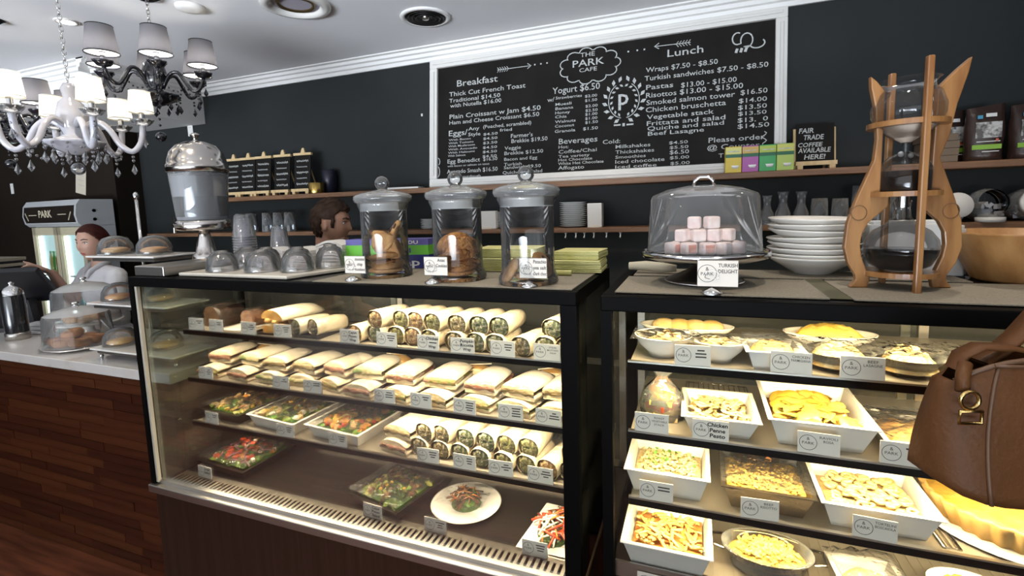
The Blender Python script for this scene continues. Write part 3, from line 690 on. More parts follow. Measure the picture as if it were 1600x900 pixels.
# cake stand with dome and turkish delight
t = thing('cake_stand', 'chrome pedestal cake stand with dark base holding turkish delight', 'cake stand', (.015, 1.388, TM))
MB().lathe([(.0001, .0), (.098, .0), (.100, .004), (.085, .012), (.045, .030), (.026, .048), (.022, .060), (.0001, .061)], n=40).build('dark_foot', mat('dark_bronze', (.05, .042, .035), .35, .8), t)
MB().lathe([(.098, .001), (.102, .003), (.099, .0055)], n=40).build('foot_rim', CHROME, t)
MB().lathe([(.0001, .060), (.13, .060), (.158, .068), (.160, .078), (.157, .084), (.150, .076), (.0001, .074)], n=48).build('plate', CHROME, t)
t = thing('cake_dome', 'clear acrylic dome lid with chrome handle over turkish delight', 'dome', (.012, 1.388, TM + .0855))
MB().lathe([(.143, 0), (.142, .006), (.134, .135), (.128, .145), (.09, .160), (.04, .168), (.0001, .170)], n=48).build('dome', ACRYL, t)
MB().tube([(-.026, 0, .166), (-.022, 0, .180), (-.010, 0, .190), (.010, 0, .190), (.022, 0, .180), (.026, 0, .166)], .0045, 10).build('handle', CHROME, t)
TD = mat('sugar_dusted_pink', (.78, .60, .56), .9, c2=(.85, .76, .72), scale=30, bump=.3, bscale=70, sss=.2); TDP = mat('pink_jelly', (.72, .32, .24), .5, sss=.3)
td0 = None; k = 0
def td_name(i):
    for n0, n1, s in ((0, 5, '%s along the front of the bottom layer'), (5, 9, '%s along the middle of the bottom layer'), (9, 13, '%s along the front of the second layer'), (13, 15, '%s along the back of the second layer'), (15, 17, '%s of the two on top'), (17, 20, '%s along the back of the bottom layer')):
        if n0 <= i < n1: return s % ORD[i - n0]
spots = [(-.075, -.045, 0), (-.035, -.055, 0), (.01, -.06, 0), (.048, -.05, 0), (.085, -.03, 0), (-.06, -.005, 0), (-.015, -.012, 0), (.03, -.01, 0), (.07, .01, 0), (-.05, -.03, 1), (-.012, -.035, 1), (.028, -.03, 1), (.058, -.015, 1), (-.03, .0, 1), (.01, .004, 1), (-.022, -.018, 2), (.02, -.016, 2), (-.05, .035, 0), (0, .04, 0), (.05, .045, 0)]
for i, (dx, dy, lv) in enumerate(spots):
    t = thing('turkish_delight', 'pink turkish delight cube, ' + td_name(i), 'sweet', (.012 + dx, 1.388 + dy, TM + .0765 + lv * .0325), rnd.uniform(0, 1.5), 'turkish delight cubes under the dome')
    if td0 is None:
        o = bevel(MB().box((0, 0, .016), (.034, .032, .032)).build('cube', TD, t), .006, 3); td0 = o.data; o = bevel(MB().box((0, -.0165, .016), (.022, .002, .02)).build('cut_face', TDP, t), .0008); td1 = o.data
    else:
        o = bevel(link('cube', td0, None, t), .006, 3)
        if i < 3: link('cut_face', td1, None, t)
tag(MB().tube([(-.20, 1.54, T + .022), (-.15, 1.535, T + .024), (-.10, 1.53, T + .02), (-.06, 1.53, T + .018)], [.012, .015, .015, .010], 10).build('napkin_roll', mat('cream_cloth', (.66, .60, .46), .8)), 'rolled cream napkin lying behind the cake stand', 'napkin')
# bowls
t = None
def china_bowl(z, r, h, tilt, label, foot=True):
    t = thing('china_bowl', label, 'bowl', (.305, 1.60, z), rnd.uniform(0, 2), 'stack of wide white china bowls')
    t.rotation_euler = (tilt * .6, tilt, 0)
    MB().lathe([(.0001, .0), (.045, 0), (.048, .004), (.085, h * .55), (r * .97, h * .93), (r, h), (r * .985, h + .003), (r * .94, h * .95), (.08, h * .6), (.04, .008), (.0001, .007)], n=40).build('bowl', WHITE, t)
zz = T
for i in range(8):
    china_bowl(zz, .118 - .001 * (i % 2), .044 if i else .05, R((0, 0, 0, 1, -1.5, 2, 0, 1.5)[i]), 'wide white china bowl %s from the bottom of the stack' % ORD[i]); zz += .0155 if i not in (4,) else .02
# wooden salad bowl
t = thing('wooden_bowl', 'big wooden salad bowl cut off by the picture edge', 'bowl', (.745, 1.55, T))
MB().lathe([(.0001, 0), (.095, 0), (.100, .006), (.150, .115), (.152, .120), (.143, .118), (.092, .012), (.0001, .010)], n=40, M=Matrix.Rotation(.3, 4, 'Z')).build('bowl', mat('striped_bamboo', (.36, .17, .055), .42, c2=(.50, .27, .10), scale=7, stretch=(4, 4, .4)), t)
# white cartons behind the coffee dripper
for (x, y, w_, d_, h_, rz, lb) in [(.515, 1.60, .17, .07, .140, 0, 'white napkin carton behind the coffee flask'), (.622, 1.625, .045, .07, .125, .1, 'white box behind the dripper side board'), (.655, 1.64, .02, .03, .085, 0, 'small white cup shaped box beside the wooden bowl')]:
    t = thing('white_box', lb, 'box', (x, y, T), rz)
    bevel(MB().box((0, 0, h_ / 2), (w_, d_, h_)).build('box', PAPER, t), .004)
    bevel(MB().box((0, -.004, h_ + .004), (w_ * .9, d_ * .7, .008)).build('top_flap', PAPER, t), .002)

# ------------------------------------------------------------------ cold drip coffee tower
ct = thing('coffee_dripper', 'tall wooden cold drip coffee tower with glass globes', 'coffee maker', (.435, 1.365, TM), R(8)); ct.scale = (.87, .87, .945)
DGLASS = glass('dripper_glass', tint=(.985, .985, .98), edge=.06, refl=.7)
DRW = mat('dripper_wood', (.21, .085, .024), .38, c2=(.38, .19, .065), scale=5, stretch=(5, 5, .9), coat=.3)
def side_board(sgn, pts):
    M = Matrix.Rotation(PI / 2, 4, 'X')
    o = MB().prism(pts, -.009, .009, M=M).build('side_board', DRW, ct); bevel(o, .003, 2); return o
Lp = [(-.118, .0), (-.075, .0), (-.070, .022), (-.080, .045), (-.092, .075), (-.097, .105), (-.093, .135), (-.080, .16), (-.055, .182), (-.036, .2), (-.036, .225), (-.056, .235), (-.056, .47), (-.076, .495), (-.090, .507), (-.088, .48), (-.076, .43), (-.070, .36), (-.074, .31), (-.088, .275), (-.112, .215), (-.130, .16), (-.135, .10), (-.124, .06), (-.106, .032), (-.104, .02)]
Rp = [(-x, z) for x, z in Lp]
Rp[12] = (.060, .47); Rp[13] = (.10, .51); Rp[14] = (.130, .535); Rp[15] = (.124, .50); Rp[16] = (.104, .43); Rp[17] = (.092, .36)
side_board(-1, Lp); side_board(1, Rp[::-1])
bevel(MB().box((0, -.085, .262), (.015, .016, .53)).build('front_rod', DRW, ct), .003)
bevel(MB().box((0, .085, .262), (.015, .016, .53)).build('back_rod', DRW, ct), .003)
def wring(z, r0, r1, h, nm='wood_ring'):
    MB().lathe([(r0, z), (r1, z), (r1, z + h), (r0, z + h), (r0, z)], n=36, smooth=False).build(nm, DRW, ct)
wring(.385, .052, .086, .012); wring(.222, .034, .080, .012); wring(.030, .042, .083, .012)
for sx in (-.104, .104):
    MB().lathe([(.017, -.010), (.019, -.0105), (.019, .0105), (.017, .010)], n=20, M=Matrix.Translation((sx, 0, .185)) @ Matrix.Rotation(PI / 2, 4, 'X')).build('carved_roundel', mat('burnt_wood', (.16, .075, .03), .6), ct)
g = MB().lathe([(.010, .345), (.012, .352), (.040, .366), (.066, .385), (.078, .412), (.079, .432), (.068, .462), (.056, .474), (.054, .482), (.062, .492), (.066, .494)], n=36).build('top_globe', DGLASS, ct)
MB().lathe([(.011, .349), (.040, .368), (.063, .388), (.0001, .390)], n=30).build('filter_bed', mat('frosted_base', (.62, .52, .42), .5), g)
v = MB().cyl((0, 0, .300), (0, 0, .348), .007); v.build('valve_tube', GLASS, ct)
MB().ball((-.012, -.004, .322), .007, 12).ball((.010, -.006, .318), .006, 12).build('valve_knob', mat('valve_white', (.6, .6, .58), .3), ct)
g = MB().lathe([(.054, .226), (.058, .236), (.058, .288), (.052, .302), (.036, .316), (.014, .326), (.010, .328)], n=32).build('middle_vessel', DGLASS, ct)
COFFEE = mat('black_coffee', (.004, .002, .001), .15, spec=.15)
MB().lathe([(.0001, .230), (.053, .230), (.0568, .238), (.0568, .282), (.0001, .282)], n=32).build('coffee_grounds', mat('coffee_brown', (.014, .006, .003), .4, spec=.15), g)
g = MB().lathe([(.0001, .044), (.045, .044), (.066, .056), (.080, .080), (.083, .096), (.079, .118), (.062, .140), (.034, .156), (.020, .172), (.017, .195), (.020, .212)], n=40).build('flask', DGLASS, ct)
MB().lathe([(.0001, .046), (.044, .046), (.065, .058), (.0785, .081), (.081, .094), (.0001, .095)], n=40).build('coffee', COFFEE, g)
MB().cyl((0, 0, .195), (0, 0, .226), .014).build('drip_stopper', CHROME, ct)

# ------------------------------------------------------------------ food in the cases
TORT = mat('tortilla_in_film', (.56, .46, .31), .45, c2=(.66, .58, .43), scale=14, bump=.7, bscale=32, coat=1.0)
FILLS = [mat('wrap_filling_%d' % i, tuple(v * .5 for v in a), .6, c2=tuple(v * .6 for v in b), c3=tuple(v * .5 for v in c), scale=85, bump=.6, bscale=90, lo=.36, hi=.62, coat=.5) for i, (a, b, c) in enumerate([
    ((.05, .085, .02), (.50, .42, .26), (.20, .13, .05)), ((.22, .10, .035), (.55, .40, .20), (.36, .20, .08)), ((.03, .055, .02), (.42, .38, .28), (.10, .13, .04)), ((.10, .045, .02), (.35, .30, .14), (.16, .18, .05))])]
def half_wrap_mesh(r, ln):
    n = 20; mb = MB(); rows = []
    prof = [(0, 1.0), (.01, 1.03), (.35, 1.0), (.7, .98), (.9, .86), (.97, .6), (1.0, .12)]
    vs = []
    for t_, q in prof:
        for i in range(n):
            a = 2 * PI * i / n; ca, sa = math.cos(a), math.sin(a)
            x = math.copysign(abs(ca) ** .8, ca) * r * q * 1.02; z = math.copysign(abs(sa) ** .8, sa) * r * q * .94
            vs.append((x, t_ * ln, z + r * .94))
    fs = [(k * n + i, k * n + (i + 1) % n, (k + 1) * n + (i + 1) % n, (k + 1) * n + i) for k in range(len(prof) - 1) for i in range(n)]
    fs.append(tuple(range((len(prof) - 1) * n, len(prof) * n)))
    mb.add(vs, fs, 0, True)
    return mb
def half_wrap_face(r):
    # rolled cut face: outer tortilla lip, recessed bumpy filling and a spiral of tortilla
    n = 20; mb = MB(); rr = random.Random(5)
    vs = [(0, .004, r * .94)]
    for q, dy in ((.38, -.004), (.68, .001), (.95, .006)):
        for i in range(n):
            a = 2 * PI * i / n; vs.append((r * q * math.cos(a), dy + rr.uniform(-.004, .003), r * .94 + r * q * .93 * math.sin(a)))
    fs = [(0, 1 + i, 1 + (i + 1) % n) for i in range(n)]
    for k in range(2): fs += [(1 + k * n + i, 1 + (k + 1) * n + i, 1 + (k + 1) * n + (i + 1) % n, 1 + k * n + (i + 1) % n) for i in range(n)]
    mb.add(vs, fs, 0, True)
    return mb
def spiral_mesh(r):
    # the inner end of the rolled tortilla: one short curl in the filling
    pts = [(r * (.30 + .55 * k / 12) * math.cos(1.2 + k * .26), .0025, r * .94 + r * (.30 + .55 * k / 12) * .93 * math.sin(1.2 + k * .26)) for k in range(13)]
    mb = MB(); mb.tube(pts, .0013, 5); return mb
WRAPC = {}
def wrap(x, y, z, r, ln, fill, rz, label, group):
    t = thing('half_wrap', label, 'wrap', (x, y, z), rz, group)
    key = (r, ln)
    if key not in WRAPC:
        a = half_wrap_mesh(r, ln).build('tortilla', TORT, t); b = half_wrap_face(r); c = spiral_mesh(r).build('tortilla_fold', TORT, t)
        WRAPC[key] = [a.data, {}, c.data]
    else:
        link('tortilla', WRAPC[key][0], None, t); link('tortilla_fold', WRAPC[key][2], None, t)
    F_ = WRAPC[key][1]
    if fill not in F_: F_[fill] = half_wrap_face(r).build('filling', FILLS[fill], t).data
    else: link('filling', F_[fill], None, t)
BREAD = mat('floured_turkish_bread', (.62, .51, .35), .8, c2=(.76, .70, .59), scale=9, bump=.5, bscale=24, coat=.6)
BREADIN = mat('bread_crumb', (.66, .52, .30), .9, c2=(.74, .62, .42), scale=40, bump=.5, bscale=80)
FILS = [mat('sandwich_filling_%d' % i, tuple(v * .55 for v in a), .5, c2=tuple(v * .55 for v in b), c3=tuple(v * .55 for v in c), scale=70, stretch=(.5, 1, 1.5), bump=.8, bscale=70) for i, (a, b, c) in enumerate([
    ((.10, .20, .03), (.52, .22, .14), (.30, .26, .06)), ((.24, .05, .03), (.50, .30, .20), (.32, .14, .08)), ((.40, .34, .14), (.10, .20, .03), (.55, .45, .25)), ((.13, .07, .03), (.42, .32, .18), (.22, .16, .05))])]
SANC = {}
def loaf(w, d, z0, z1, dome):
    # slab of Turkish bread with rounded long edges, domed towards the middle, flat cut front
    nx = 12; vs = []; ys = ((0, 1, 1), (.12, 1.02, 1.03), (.4, 1.03, 1.06), (.7, 1.0, 1.0), (.88, .93, .86), (1.0, .74, .5))
    n = 0
    for yy, sx, sz in ys:
        pro = []
        for i in range(nx + 1):
            u = -1 + 2 * i / nx; pro.append((u * w / 2 * sx, z0 + (z1 - dome * abs(u) ** 2.6 - z0) * sz))
        for a, b in pro: vs.append((a, yy * d, b))
        for a, b in pro[::-1]: vs.append((a * .97, yy * d, z0))
        n = 2 * len(pro)
    K = len(ys)
    fs = [tuple(range(n))] + [(k * n + i, (k + 1) * n + i, (k + 1) * n + (i + 1) % n, k * n + (i + 1) % n) for k in range(K - 1) for i in range(n)] + [tuple(range((K - 1) * n, K * n))[::-1]]
    mb = MB(); mb.add(vs, fs, 0, True); mb.mi[0] = 1; mb.sm[0] = False
    return mb
def sandwich(x, y, z, w, d, h, fill, rz, label, group):
    t = thing('turkish_sandwich', label, 'sandwich', (x, y, z), rz, group)
    key = (w, d, h)
    if key not in SANC:
        a = loaf(w, d, 0, h * .32, .003).build('bottom_bread', [BREAD, BREADIN], t); b = loaf(w, d, h * .60, h, h * .36).build('top_bread', [BREAD, BREADIN], t)
        SANC[key] = (a.data, b.data, {})
    else:
        link('bottom_bread', SANC[key][0], None, t); link('top_bread', SANC[key][1], None, t)
    F_ = SANC[key][2]
    if fill not in F_:
        rr = random.Random(fill); mb = MB(); nn = 12; vs = []
        for i in range(nn + 1):
            q = -w * .49 + w * .98 * i / nn
            vs += [(q, -.003 + rr.uniform(-.003, .003), h * .28 + rr.uniform(-.003, .002)), (q, -.006 + rr.uniform(-.005, .003), h * .46), (q, -.003 + rr.uniform(-.004, .003), h * .66 + rr.uniform(-.003, .003)), (q, d * .9, h * .58), (q, d * .9, h * .34)]
        fs = [(5 * i + k, 5 * i + 5 + k, 5 * i + 5 + (k + 1) % 5, 5 * i + (k + 1) % 5) for i in range(nn) for k in range(5)]
        mb.add(vs, fs, 0, True); F_[fill] = mb.build('filling', FILS[fill], t).data
    else: link('filling', F_[fill], None, t)
def film_over(parent, w, d, z, name='film_wrap', sag=.006, h=0.0):
    n = 8; vs = []; rr = random.Random(int(w * 1e4))
    for i in range(n + 1):
        for j in range(n + 1):
            u, v = i / n, j / n; e = min(u, 1 - u, v, 1 - v)
            vs.append((-w / 2 + w * u, -d / 2 + d * v, z + (h if e > .1 else h * e * 10) + rr.uniform(-sag, sag) * (.3 if e == 0 else 1)))
    fs = [(i * (n + 1) + j, (i + 1) * (n + 1) + j, (i + 1) * (n + 1) + j + 1, i * (n + 1) + j + 1) for i in range(n) for j in range(n)]
    return MB().add(vs, fs, 0, True).build(name, FILM, parent)
# --- upper shelf of the long case
z1, z2, z3 = LS; y0 = LSY + .025
CAKEDK = mat('dark_chocolate_loaf', (.018, .008, .005), .6, c2=(.035, .016, .009), scale=25, bump=.6, bscale=50, coat=.5)
CAKEBR = mat('sugared_brown_cake', (.11, .045, .022), .7, c2=(.26, .16, .11), scale=35, bump=.6, bscale=50)
GOLD = mat('golden_pastry', (.55, .26, .06), .5, c2=(.74, .46, .14), scale=22, bump=.7, bscale=45, coat=.5)
def loaf_cake(x, y, z, w, d, h, m, mcut, label, name):
    t = thing(name, label, 'cake', (x, y, z), R(-8))
    o = loaf(w, d, 0, h, h * .3).build('loaf', [m, mcut], t)
    mb = MB(); mb.ball((0, d * .4, h * .95), w * .35, 12, sz=.25); mb.build('crust_top', m, t)
    f = film_over(t, w * 1.15, d * 1.1, h * 1.02, sag=.005); f.location = (0, d / 2, 0)
loaf_cake(-1.875, 1.40, z1, .10, .14, .085, CAKEDK, mat('crumbly_brown_cut', (.12, .06, .025), .9, c2=(.05, .024, .012), scale=40), 'dark chocolate loaf cake at the far end of the top shelf', 'chocolate_loaf')
wp = thing('long_plate', 'long white plate under the sugared brown cake', 'plate', (-1.715, 1.47, z1), R(4))
bevel(MB().prism([(-.05, -.115), (.05, -.115), (.062, .115), (-.062, .115)], 0, .010).build('plate', WHITE, wp), .003)
loaf_cake(-1.700, 1.42, z1 + .0105, .075, .12, .062, CAKEBR, CAKEBR, 'sugared brown cake piece on the long white plate', 'brown_cake')
ft = thing('black_tray', 'shallow black tray under the filled focaccia and two pale wraps', 'tray', (-1.425, 1.47, z1))
TRAYBK = mat('black_plastic_tray', (.012, .011, .010), .3)
MB().bb(-.165, .15, -.125, .13, 0, .004).bb(-.165, .15, -.125, -.121, .004, .012).bb(-.165, .15, .126, .13, .004, .012).bb(-.165, -.161, -.12, .125, .004, .012).bb(.146, .15, -.12, .125, .004, .012).build('tray', TRAYBK, ft)
fo = thing('focaccia', 'golden filled focaccia with pale floury top on black tray', 'focaccia', (-1.500, 1.36, z1 + .0045), R(-10))
loaf(.125, .20, 0, .03, .004).build('bottom_bread', [BREAD, GOLD], fo); loaf(.13, .20, .055, .092, .026).build('top_bread', [BREAD, GOLD], fo)
mb = MB(); rr = random.Random(3)
for i in range(26): mb.ball((rr.uniform(-.06, .06), rr.uniform(-.004, .14), .043 + rr.uniform(-.008, .008)), rr.uniform(.011, .018), 7, sz=.7)
o = mb.build('filling', GOLD, fo); o['kind'] = 'stuff'
wrap(-1.395, 1.365, z1 + .0045, .033, .15, 2, R(-14), 'pale film wrap lying beside the golden focaccia', 'wraps on the black tray')
wrap(-1.320, 1.375, z1 + .0045, .034, .14, 0, R(-18), 'pale film wrap at the outer end of the black tray', 'wraps on the black tray')
cols = [-1.125, -1.045, -.965, -.892, -.822, -.735, -.660, -.585, -.505, -.425, -.36]
fl = [1, 1, 3, 1, 3, 0, 2, 2, 0, 2, 3]
for i, X in enumerate(cols):
    for lv in (0, 1):
        if lv == 1 and i in (0, 8): continue
        wrap(X + rnd.uniform(-.006, .006) + (.012 if lv else 0), y0 + (.012 if lv else 0) + rnd.uniform(0, .02), z1 + lv * .053, .033, .165, fl[i] if lv else (fl[i] + 1) % 4 if i == 1 else fl[i], R(rnd.uniform(-12, -2)),
             'film covered half wrap, %s column on the top shelf, %s layer' % (ORD[i], 'upper' if lv else 'lower'), 'half wraps on the top shelf')
# --- second shelf
cols = [-1.86, -1.70, -1.55, -1.405, -1.265, -1.12, -.975, -.825, -.675, -.535, -.405]
for i, X in enumerate(cols):
    for lv in (0, 1):
        if lv == 1 and i == 9: h2 = True
        sandwich(X + rnd.uniform(-.006, .006) + (.010 if lv else 0), y0 + (.03 if lv else .0) + rnd.uniform(0, .025), z2 + lv * .049, .122 if i % 2 else .114, .16, .046 if not lv else .052, (i + lv) % 4 if i % 3 else (i * 2 + lv) % 4, R(rnd.uniform(-16, 6)),
             'floury Turkish bread sandwich, %s column on the second shelf, %s layer' % (ORD[i], 'upper' if lv else 'lower'), 'Turkish sandwiches on the second shelf')
for i, (X, lb) in enumerate([(-1.80, 'golden crusted loaf at the back of the second shelf, far end'), (-1.10, 'golden crusted loaf at the back middle of the second shelf'), (-.75, 'golden crusted loaf at the back of the second shelf, toward the near end'), (-.46, 'golden crusted loaf at the back of the second shelf, nearest the end post')]):
    t = thing('golden_loaf', lb, 'bread', (X, 1.545, z2), R(-20 + 12 * i), 'golden loaves behind the sandwiches')
    loaf(.13, .075, 0, .075 + .012 * (i % 2), .03).build('loaf', [mat('golden_crust', (.42, .22, .06), .6, c2=(.58, .36, .13), scale=14, bump=.4, coat=.4), BREADIN], t)
    MB().box((0, .034, .082 + .012 * (i % 2)), (.10, .004, .003), 0, .3).build('score_mark', BREAD, t)
# --- trays and salads
TRAYW = mat('white_melamine', (.78, .75, .69), .25, coat=.3)
def tray_mesh(w, d, h, th=.004, flare=1.18, rim=.006):
    # rectangular dish, walls flaring outwards, base origin at the centre of the floor
    mb = MB()
    def ringv(sx, sy, z): return [(-sx, -sy, z), (sx, -sy, z), (sx, sy, z), (-sx, sy, z)]
    W, D = w / 2, d / 2; bw, bdp = W / flare, D / flare
    vs = ringv(bw, bdp, 0) + ringv(W, D, h) + ringv(W + rim, D + rim, h) + ringv(W + rim, D + rim, h + th * .6) + ringv(W - th, D - th, h + th * .6) + ringv(bw - th, bdp - th, th)
    fs = [(3, 2, 1, 0)]
    for k in range(5): fs += [(4 * k + i, 4 * k + (i + 1) % 4, 4 * k + 4 + (i + 1) % 4, 4 * k + 4 + i) for i in range(4)]
    fs += [(20, 21, 22, 23)]
    return mb.add(vs, fs)
LEAFM = [mat('leaf_%d' % i, c, .5, c2=c2, scale=25, coat=.3) for i, (c, c2) in enumerate([((.05, .16, .015), (.14, .30, .03)), ((.12, .24, .02), (.28, .38, .06)), ((.02, .06, .012), (.05, .12, .02)), ((.30, .32, .06), (.45, .42, .12)), ((.07, .02, .025), (.13, .04, .03))])]
VEG = {'tomato': mat('tomato', (.52, .06, .02), .3, coat=.5), 'yellow': mat('yellow_pepper', (.66, .40, .05), .4), 'orange': mat('roast_pumpkin', (.60, .24, .04), .5), 'white': mat('feta', (.76, .70, .58), .7), 'chicken': mat('grilled_chicken', (.56, .34, .14), .6, c2=(.66, .48, .25), scale=30), 'brown': mat('dressing_brown', (.16, .07, .03), .5), 'carrot': mat('carrot_shred', (.62, .20, .03), .5), 'onion': mat('red_onion', (.42, .20, .26), .4)}
def leaf(mb, p, s, rr, mi):
    M = Matrix.Translation(p) @ Euler((rr.uniform(-.9, .9), rr.uniform(-.9, .9), rr.uniform(0, 6.3))).to_matrix().to_4x4()
    vs = [(0, -s, 0), (s * .5, -s * .4, s * .22), (s * .55, s * .35, s * .1), (0, s, s * .3), (-s * .55, s * .35, s * .16), (-s * .5, -s * .4, s * .1), (0, 0, -s * .15)]
    mb.add(vs, [(0, 1, 6), (1, 2, 6), (2, 3, 6), (3, 4, 6), (4, 5, 6), (5, 0, 6)], mi, True, M)
def salad(parent, w, d, h, z, leaves, extras, seed, n=110, size=.016, round_=False):
    rr = random.Random(seed); mb = MB(); mats = [LEAFM[k] for k in leaves]
    def spot(m=.92):
        while True:
            u, v = rr.uniform(-1, 1), rr.uniform(-1, 1)
            if not round_ or u * u + v * v < 1: break
        hh = z + h * (1 - .6 * max(abs(u), abs(v)) ** 2) * rr.uniform(.55, 1.05)
        return (u * w / 2 * m, v * d / 2 * m, hh)
    base = MB().ball((0, 0, z), 1, 14, sz=h * .55, sx=w * .46, sy=d * .48) if round_ else MB().box((0, 0, z + h * .1), (w * .9, d * .9, h * .3))
    base.build('salad_bed', LEAFM[2], parent)
    for i in range(n): leaf(mb, spot(), rr.uniform(.6, 1.1) * size, rr, rr.randrange(len(mats)))
    o = mb.build('salad_leaves', mats, parent); o['kind'] = 'stuff'
    for nm, cnt, sz, shape in extras:
        mb = MB()
        for i in range(cnt):
            p = spot(.85); p = (p[0], p[1], p[2] + h * .12)
            if shape == 'strip':
                a = rr.uniform(0, 6.3); q = sz * 1.6
                mb.tube([(p[0] - q * math.cos(a), p[1] - q * math.sin(a), p[2]), (p[0], p[1], p[2] + sz * .5), (p[0] + q * math.cos(a + .6), p[1] + q * math.sin(a + .6), p[2])], sz * .16, 4)
            elif shape == 'chunk': mb.box(p, (sz * rr.uniform(.8, 1.4), sz * rr.uniform(.7, 1.1), sz * .7), 0, rr.uniform(0, 3), rr.uniform(-.5, .5), rr.uniform(-.5, .5))
            else: mb.ball(p, sz * .5, 8, sz=.8)
        o = mb.build({'tomato': 'tomato_pieces', 'yellow': 'pepper_pieces', 'orange': 'pumpkin_pieces', 'white': 'feta_crumbs', 'chicken': 'chicken_pieces', 'brown': 'dark_pieces', 'carrot': 'carrot_shreds', 'onion': 'onion_slivers'}[nm], VEG[nm], parent); o['kind'] = 'stuff'
def tray(x, y, z, w, d, h, m, label, rz=0, name='serving_tray', flare=1.18, group='trays of food in the cases'):
    t = thing(name, label, 'tray', (x, y, z), rz, group)
    tray_mesh(w, d, h, flare=flare).build('dish', m, t)
    return t
t = tray(-1.822, 1.475, z3, .235, .235, .042, TRAYBK, 'black tray of pumpkin salad at the far end of the third shelf', R(-3))
salad(t, .21, .21, .030, .028, (1, 3, 0), [('chicken', 22, .024, 'chunk'), ('yellow', 16, .018, 'ball'), ('orange', 10, .018, 'chunk')], 1); film_over(t, .235, .235, .062, h=.004)
t = tray(-1.535, 1.470, z3, .255, .235, .050, TRAYW, 'white dish of leafy salad with egg on the third shelf', R(-5))
salad(t, .225, .205, .028, .034, (0, 1, 3), [('yellow', 22, .018, 'chunk'), ('white', 10, .026, 'ball'), ('tomato', 3, .014, 'ball'), ('chicken', 10, .02, 'chunk')], 2); film_over(t, .26, .24, .070, h=.004)
t = tray(-1.235, 1.475, z3, .255, .255, .050, TRAYW, 'white dish of tomato and parsley salad on the third shelf', R(-5))
salad(t, .225, .225, .028, .034, (0, 1, 0), [('orange', 24, .02, 'chunk'), ('tomato', 16, .015, 'chunk'), ('yellow', 18, .02, 'chunk'), ('chicken', 20, .02, 'chunk')], 3); film_over(t, .26, .26, .070, h=.004)
t = tray(-1.815, 1.465, LDECK, .275, .255, .040, TRAYBK, 'black film covered tray of tomato onion salad on the case floor', R(-4))
salad(t, .25, .23, .034, .030, (0, 1, 2), [('tomato', 24, .022, 'chunk'), ('onion', 26, .02, 'strip'), ('white', 14, .014, 'chunk'), ('orange', 8, .018, 'chunk')], 4, 130); film_over(t, .29, .27, .066, h=.006, sag=.009)
t = tray(-1.035, 1.435, LDECK, .235, .235, .042, TRAYBK, 'black film covered tray of dark leaf salad in the middle of the case floor', R(-12))
salad(t, .21, .21, .034, .030, (2, 1, 4, 3), [('brown', 18, .016, 'chunk'), ('yellow', 8, .014, 'ball')], 5, 140, .018); film_over(t, .245, .245, .064, h=.006, sag=.010)
t = thing('round_plate', 'large round white plate with a small beef salad in the middle', 'plate', (-.765, 1.462, LDECK), 0)
MB().lathe([(.0001, 0), (.07, 0), (.078, .006), (.122, .017), (.126, .020), (.120, .021), (.075, .012), (.0001, .010)], n=48).build('plate', WHITE, t)
salad(t, .118, .11, .038, .011, (0, 2, 0, 4), [('brown', 30, .018, 'strip'), ('carrot', 10, .016, 'strip'), ('white', 5, .012, 'strip')], 6, 60, .014, True); film_over(t, .17, .16, .052, h=.0, sag=.004)
t = thing('long_plate', 'rectangular white plate of noodle salad with red pepper strips', 'plate', (-.420, 1.425, LDECK), R(-4))
bevel(MB().prism([(-.095, -.13), (.095, -.13), (.085, .13), (-.085, .13)], 0, .012).build('plate', WHITE, t), .005)
salad(t, .13, .19, .032, .013, (3, 3, 1), [('white', 40, .018, 'strip'), ('tomato', 14, .026, 'strip'), ('carrot', 10, .018, 'strip')], 7, 30, .012, True)
# --- stacks at the near end of the third shelf
for lv in (0, 1):
    sandwich(-.985 + .008 * lv, y0 + .02 * lv, z3 + lv * .047, .118, .16, .046, 1 + 2 * lv, R(-8), 'pale bread sandwich beside the white salad dishes, %s of its pair' % ('upper' if lv else 'lower'), 'sandwich pair on the third shelf')
cols = [-.885, -.810, -.730, -.655, -.575, -.500, -.425, -.36]
for i, X in enumerate(cols):
    for lv in (0, 1):
        if lv and i in (6,): continue
        wrap(X + rnd.uniform(-.005, .005) + .012 * lv, y0 + .014 * lv + rnd.uniform(0, .015), z3 + lv * .053, .034, .16, (0, 0, 2, 2, 3, 3, 1, 0)[i], R(rnd.uniform(-14, -3)),
             'half wrap, %s column on the third shelf, %s layer' % (ORD[i], 'upper' if lv else 'lower'), 'half wraps on the third shelf')

# ------------------------------------------------------------------ right case
q1, q2, q3 = RS
PASTA = mat('cream_pasta', (.56, .40, .15), .4, c2=(.70, .54, .26), scale=20, coat=.4)
PASTAT = mat('sauced_pasta', (.62, .30, .07), .4, c2=(.70, .44, .14), scale=24, coat=.4)
SAUCE = mat('tomato_bake', (.50, .17, .03), .5, c2=(.66, .32, .07), scale=14, bump=.5, bscale=40)
CREAM = mat('cream_sauce', (.56, .40, .16), .45, c2=(.68, .52, .26), scale=12, bump=.4, bscale=40)
RAV = mat('ravioli', (.62, .37, .04), .4, c2=(.74, .50, .10), scale=14, coat=.4)
RISOT = mat('yellow_risotto', (.60, .36, .05), .5, c2=(.72, .50, .14), scale=60, bump=1.0, bscale=110)
RISOTW = mat('pale_risotto', (.58, .44, .19), .5, c2=(.70, .58, .33), scale=60, bump=1.0, bscale=110)
GLASSD = glass('baking_glass', tint=(.72, .66, .52), edge=.4, refl=1.4)
